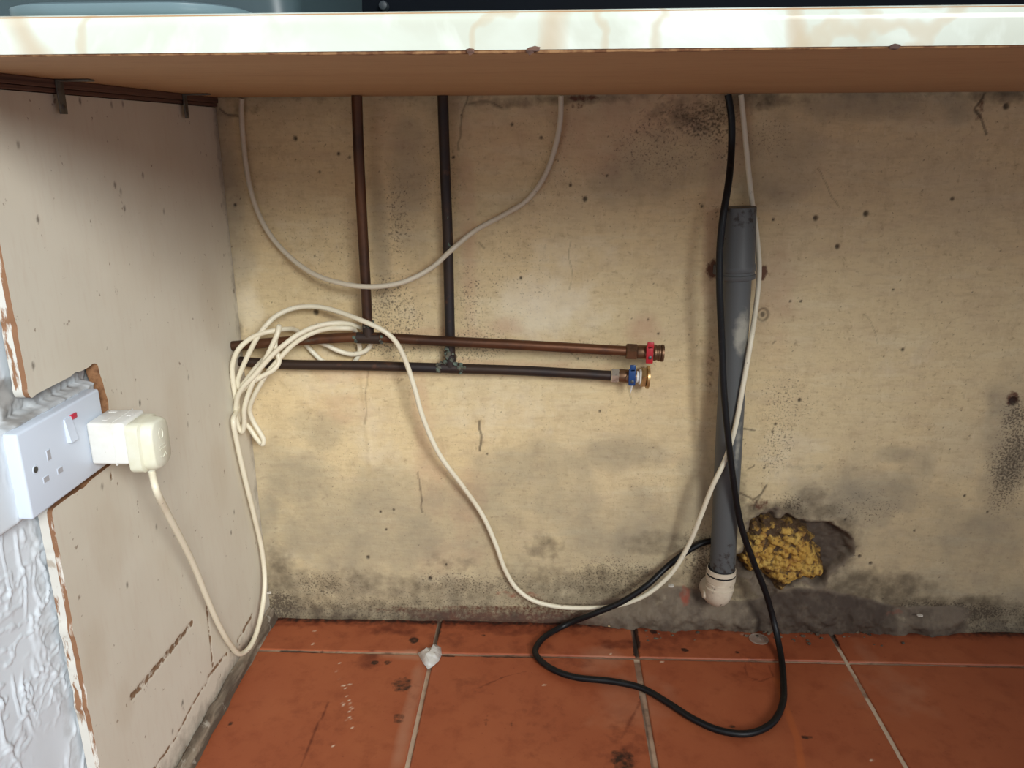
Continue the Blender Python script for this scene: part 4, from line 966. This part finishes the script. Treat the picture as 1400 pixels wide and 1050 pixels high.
# from the plug down to the floor and up the corner of the side board
C += [(CQ[0], CQ[1], CQ[2]+.004), (CQ[0]+.0005, CQ[1], CQ[2]-.004)]
for px, py, x in [(213, 668, -.385), (228, 700, -.392), (248, 738, -.402), (266, 775, -.412), (282, 815, -.421), (298, 852, -.428), (314, 880, -.433)]:
    C.append(tuple(L(px, py, x)))
C.append(tuple(L(329, 894, PX+.0135)))
for px, py, x in [(343, 882, -.4335), (355, 850, -.4345), (362, 800, -.436), (359, 758, -.4375), (347, 703, -.438), (334, 650, -.438), (323, 600, -.438), (319, 575, -.438)]:
    C.append(tuple(L(px, py, x)))
def Q(lst):
    for (zx, zy, y) in lst: C.append(tuple(W(*z4(zx, zy), y)))
Fr = -.060
Q([(172, 780, -.058), (178, 700, -.060), (160, 600, -.062), (166, 520, -.064), (200, 430, -.066), (262, 370, -.062), (330, 335, -.060), (400, 318, -.056), (480, 306, -.040), (555, 318, -.012), (600, 390, -.008), (650, 448, -.008), (710, 500, -.006), (800, 525, -.006), (890, 505, -.008), (925, 440, -.010), (922, 390, -.015), (908, 345, -.022),
   (892, 308, -.036), (860, 301, -.052), (820, 300, -.056), (750, 302, -.056), (680, 316, -.056), (600, 350, -.058), (520, 405, -.060), (440, 490, -.064), (380, 560, -.066), (330, 640, -.064), (290, 715, -.060), (268, 790, -.055), (290, 860, -.052), (330, 925, -.052), (352, 970, -.052), (346, 994, -.052), (310, 960, -.048), (262, 890, -.046), (215, 850, -.050),
   (186, 780, -.056), (200, 700, -.066), (260, 640, -.070), (340, 590, -.072), (415, 545, -.070), (444, 500, -.066), (430, 440, -.062), (420, 390, -.060), (436, 320, -.056), (444, 290, -.056), (436, 330, -.062), (400, 410, -.066), (350, 510, -.070), (300, 600, -.074), (262, 690, -.072), (236, 790, -.068), (236, 875, -.064), (222, 920, -.062), (202, 895, -.062),
   (186, 800, -.064), (196, 715, -.070), (232, 650, -.076), (290, 590, -.078), (350, 520, -.078), (410, 455, -.076), (480, 395, -.072), (570, 332, -.066), (680, 286, -.060), (800, 270, -.052), (890, 282, -.036), (945, 305, -.020), (985, 350, -.014), (992, 395, -.014), (960, 436, -.014), (880, 456, -.014), (790, 432, -.016), (730, 402, -.020), (650, 372, -.022), (540, 380, -.020), (420, 430, -.022), (320, 520, -.040), (240, 620, -.050), (205, 660, -.054), (196, 620, -.056),
   (215, 560, -.058), (260, 460, -.060), (315, 355, -.060), (370, 280, -.054), (430, 225, -.044), (520, 184, -.036), (620, 170, -.032), (720, 180, -.034), (830, 213, -.042), (940, 255, -.054), (1050, 305, -.058), (1108, 345, -.058)])
for px, py, y in [(543, 470, -.056), (554, 492, -.052), (566, 528, -.050), (578, 570, -.046), (600, 620, -.038), (635, 668, -.024), (660, 705, -.016), (678, 745, -.012), (690, 778, -.012), (705, 803, -.013), (727, 820, -.015), (760, 829, -.017), (800, 831, -.018), (838, 829, -.022), (880, 815, -.030), (915, 787, -.034), (940, 748, -.040), (957, 708, -.052), (974, 665, -.0575), (992, 627, -.0578), (1005, 585, -.0575), (1015, 532, -.056),
                  (1026, 470, -.050), (1033.5, 420, -.024), (1038, 370, -.020), (1034.5, 320, -.016), (1028, 275, -.016), (1022, 220, -.012), (1017, 170, -.010), (1014, 118, -.010)]:
    C.append(tuple(W(px, py, y)))
cable('power_cable', C, .0036, m_cable, 'long cream flex from the plug, coiled over the copper pipes, trailing to the waste pipe', 12, 7)
C2 = [tuple(W(px, py, y)) for px, py, y in [(329, 118, -.012), (330, 150, -.010), (332, 185, -.008), (337, 230, -.008), (347, 275, -.010), (366, 316, -.014), (395, 350, -.022), (430, 375, -.036), (470, 388, -.050), (508, 392, -.0535), (550, 386, -.050), (590, 366, -.040), (617, 342, -.034), (650, 315, -.022), (690, 293, -.010), (720, 274, -.008), (744, 242, -.008), (758, 205, -.008), (766, 165, -.010), (767, 118, -.012)]]
cable('hanging_cable', C2, .0036, m_cable2, 'off-white flex hanging in a deep loop from the worktop across both copper risers')
C3 = []
for px, py, y in [(996, 118, -.020), (1000, 160, -.020), (1000, 205, -.022), (996, 250, -.044), (988, 300, -.058), (984, 345, -.060), (984, 400, -.064), (987, 470, -.063), (990, 540, -.066), (996, 602, -.0685), (1003, 660, -.067), (1013, 718, -.061), (1029, 765, -.056), (1046, 808, -.050), (1058, 850, -.050)]:
    C3.append(tuple(W(px, py, y)))
for px, py in [(1067, 892), (1071, 930), (1070, 962), (1054, 990), (1022, 1003), (985, 999), (948, 983), (912, 960), (878, 941), (840, 932), (782, 925), (749, 911), (732, 893), (741, 874), (772, 855)]:
    C3.append(tuple(G(px, py, .0062 if py > 900 else .008)))
for px, py, y in [(812, 839, -.034), (850, 823, -.036), (885, 800, -.032), (912, 775, -.018), (938, 755, -.012), (962, 742, -.008), (990, 738, -.006)]:
    C3.append(tuple(W(px, py, y)))
cable('black_cable', C3, .0047, m_black, 'black flex hanging down the waste pipe and looping across the tiles')

# ================================================================== SMALL THINGS ON THE FLOOR
# heart-shaped scrap of cloudy plastic
hp_ = [(571, 893), (580, 889), (590, 884), (596, 881), (603, 885), (604, 895), (600, 904), (592, 911), (585, 915), (578, 906)]
b = B(); c = G(588, 898, .002)
ctr = b.bm.verts.new((c[0], c[1], .012)); ring = [b.bm.verts.new(tuple(G(px, py, .0016))) for px, py in hp_]
mid = [b.bm.verts.new(tuple((np.array(G(px, py, 0))*.55+np.array(c)*.45)+np.array([0, 0, .008+.003*math.sin(i*2.3)]))) for i, (px, py) in enumerate(hp_)]
n = len(ring)
for k in range(n):
    b.bm.faces.new((ring[k], ring[(k+1) % n], mid[(k+1) % n], mid[k])); b.bm.faces.new((mid[k], mid[(k+1) % n], ctr))
o = b.build('plastic_scrap', m_clear, angle=15)
md = o.modifiers.new('s', 'SOLIDIFY'); md.thickness = .0008
tag(o, 'crumpled heart-shaped scrap of cloudy clear plastic on the tile joint', 'scrap')
b = B(); q = G(1033, 862, .003); b.revolve((q[0], -.040, .0012), (0, .05, 1), [(0, .0150), (.0012, .0150), (.0016, .0140), (.0008, .0120), (.0008, .0035), (.0016, .0025)], 32)
m_disc = mat('clear_disc_plastic', srgb(190, 176, 160), .3, alpha=.35)
o = b.build('plastic_disc', m_disc); tag(o, 'thin clear plastic disc on the floor below the waste pipe', 'disc')
b = B(); q = G(838, 850, 0); b.box((q[0]-.009, q[1]-.016, .0008), (q[0]+.009, q[1]+.004, .003), .0006); b.box((q[0]-.0065, q[1]-.013, .003), (q[0]+.0055, q[1]-.001, .0062), .001)
o = b.build('cable_clip', m_tape); tag(o, 'small dirty cream plastic cable clip on the floor by the wall', 'clip')

# ================================================================== THINGS ON THE WORKTOP
TZ = UZ+.0252
xr_ = on(402, 10, 1, -.50)[0]; xl = -.452
t = empty('plastic_tub', ((xr_+xl)/2, -.44, TZ), 'pale grey plastic tub standing at the left end of the worktop', 'tub')
b = B()
def rr3(x0_, x1_, y0_, y1_, r, z, n=8):
    out = []
    for (cx, cy_, a0) in ((x1_-r, y1_-r, 0), (x0_+r, y1_-r, PI/2), (x0_+r, y0_+r, PI), (x1_-r, y0_+r, 3*PI/2)):
        for k in range(n+1):
            a = a0+k/n*PI/2; out.append((cx+r*math.cos(a), cy_+r*math.sin(a), z))
    return out
loft(b, [rr3(xl, xr_, -.50, -.25, .02, TZ+.004), rr3(xl-.0, xr_, -.50, -.25, .022, TZ+.02), rr3(xl-.002, xr_+.004, -.504, -.246, .024, TZ+.13), rr3(xl-.006, xr_+.010, -.51, -.24, .026, TZ+.132), rr3(xl-.006, xr_+.010, -.51, -.24, .026, TZ+.137), rr3(xl, xr_, -.50, -.25, .02, TZ+.137), rr3(xl+.004, xr_-.004, -.496, -.254, .02, TZ+.02)])
b.build('body', m_tub, t, angle=50)
xl2 = on(8, 12, 1, -.54)[0]; xr2 = on(318, 12, 1, -.54)[0]
b = B()
loft(b, [rr3(xl2, xr2, -.56, -.44, .045, TZ+.0002), rr3(xl2-.004, xr2+.004, -.564, -.436, .047, TZ+.005), rr3(xl2-.004, xr2+.004, -.564, -.436, .047, TZ+.0095), rr3(xl2, xr2, -.56, -.44, .045, TZ+.0110), rr3(xl2+.006, xr2-.006, -.554, -.446, .040, TZ+.0095)])
o = b.build('foot_tray', m_tublip, t, angle=50); o['label'] = 'paler rounded tray lip at its foot'
b = B(); q = on(526, 9, 1, -.013); b.revolve((q[0], -.0125, q[2]), (0, -1, 0), [(0, .0058), (.010, .0058), (.013, .005), (.014, .003)], 20)  # small disc added for a faint grey spot of unclear nature
o = b.build('grey_roundel', m_roundel); tag(o, 'small dull grey knob on the dark splashback', 'roundel')
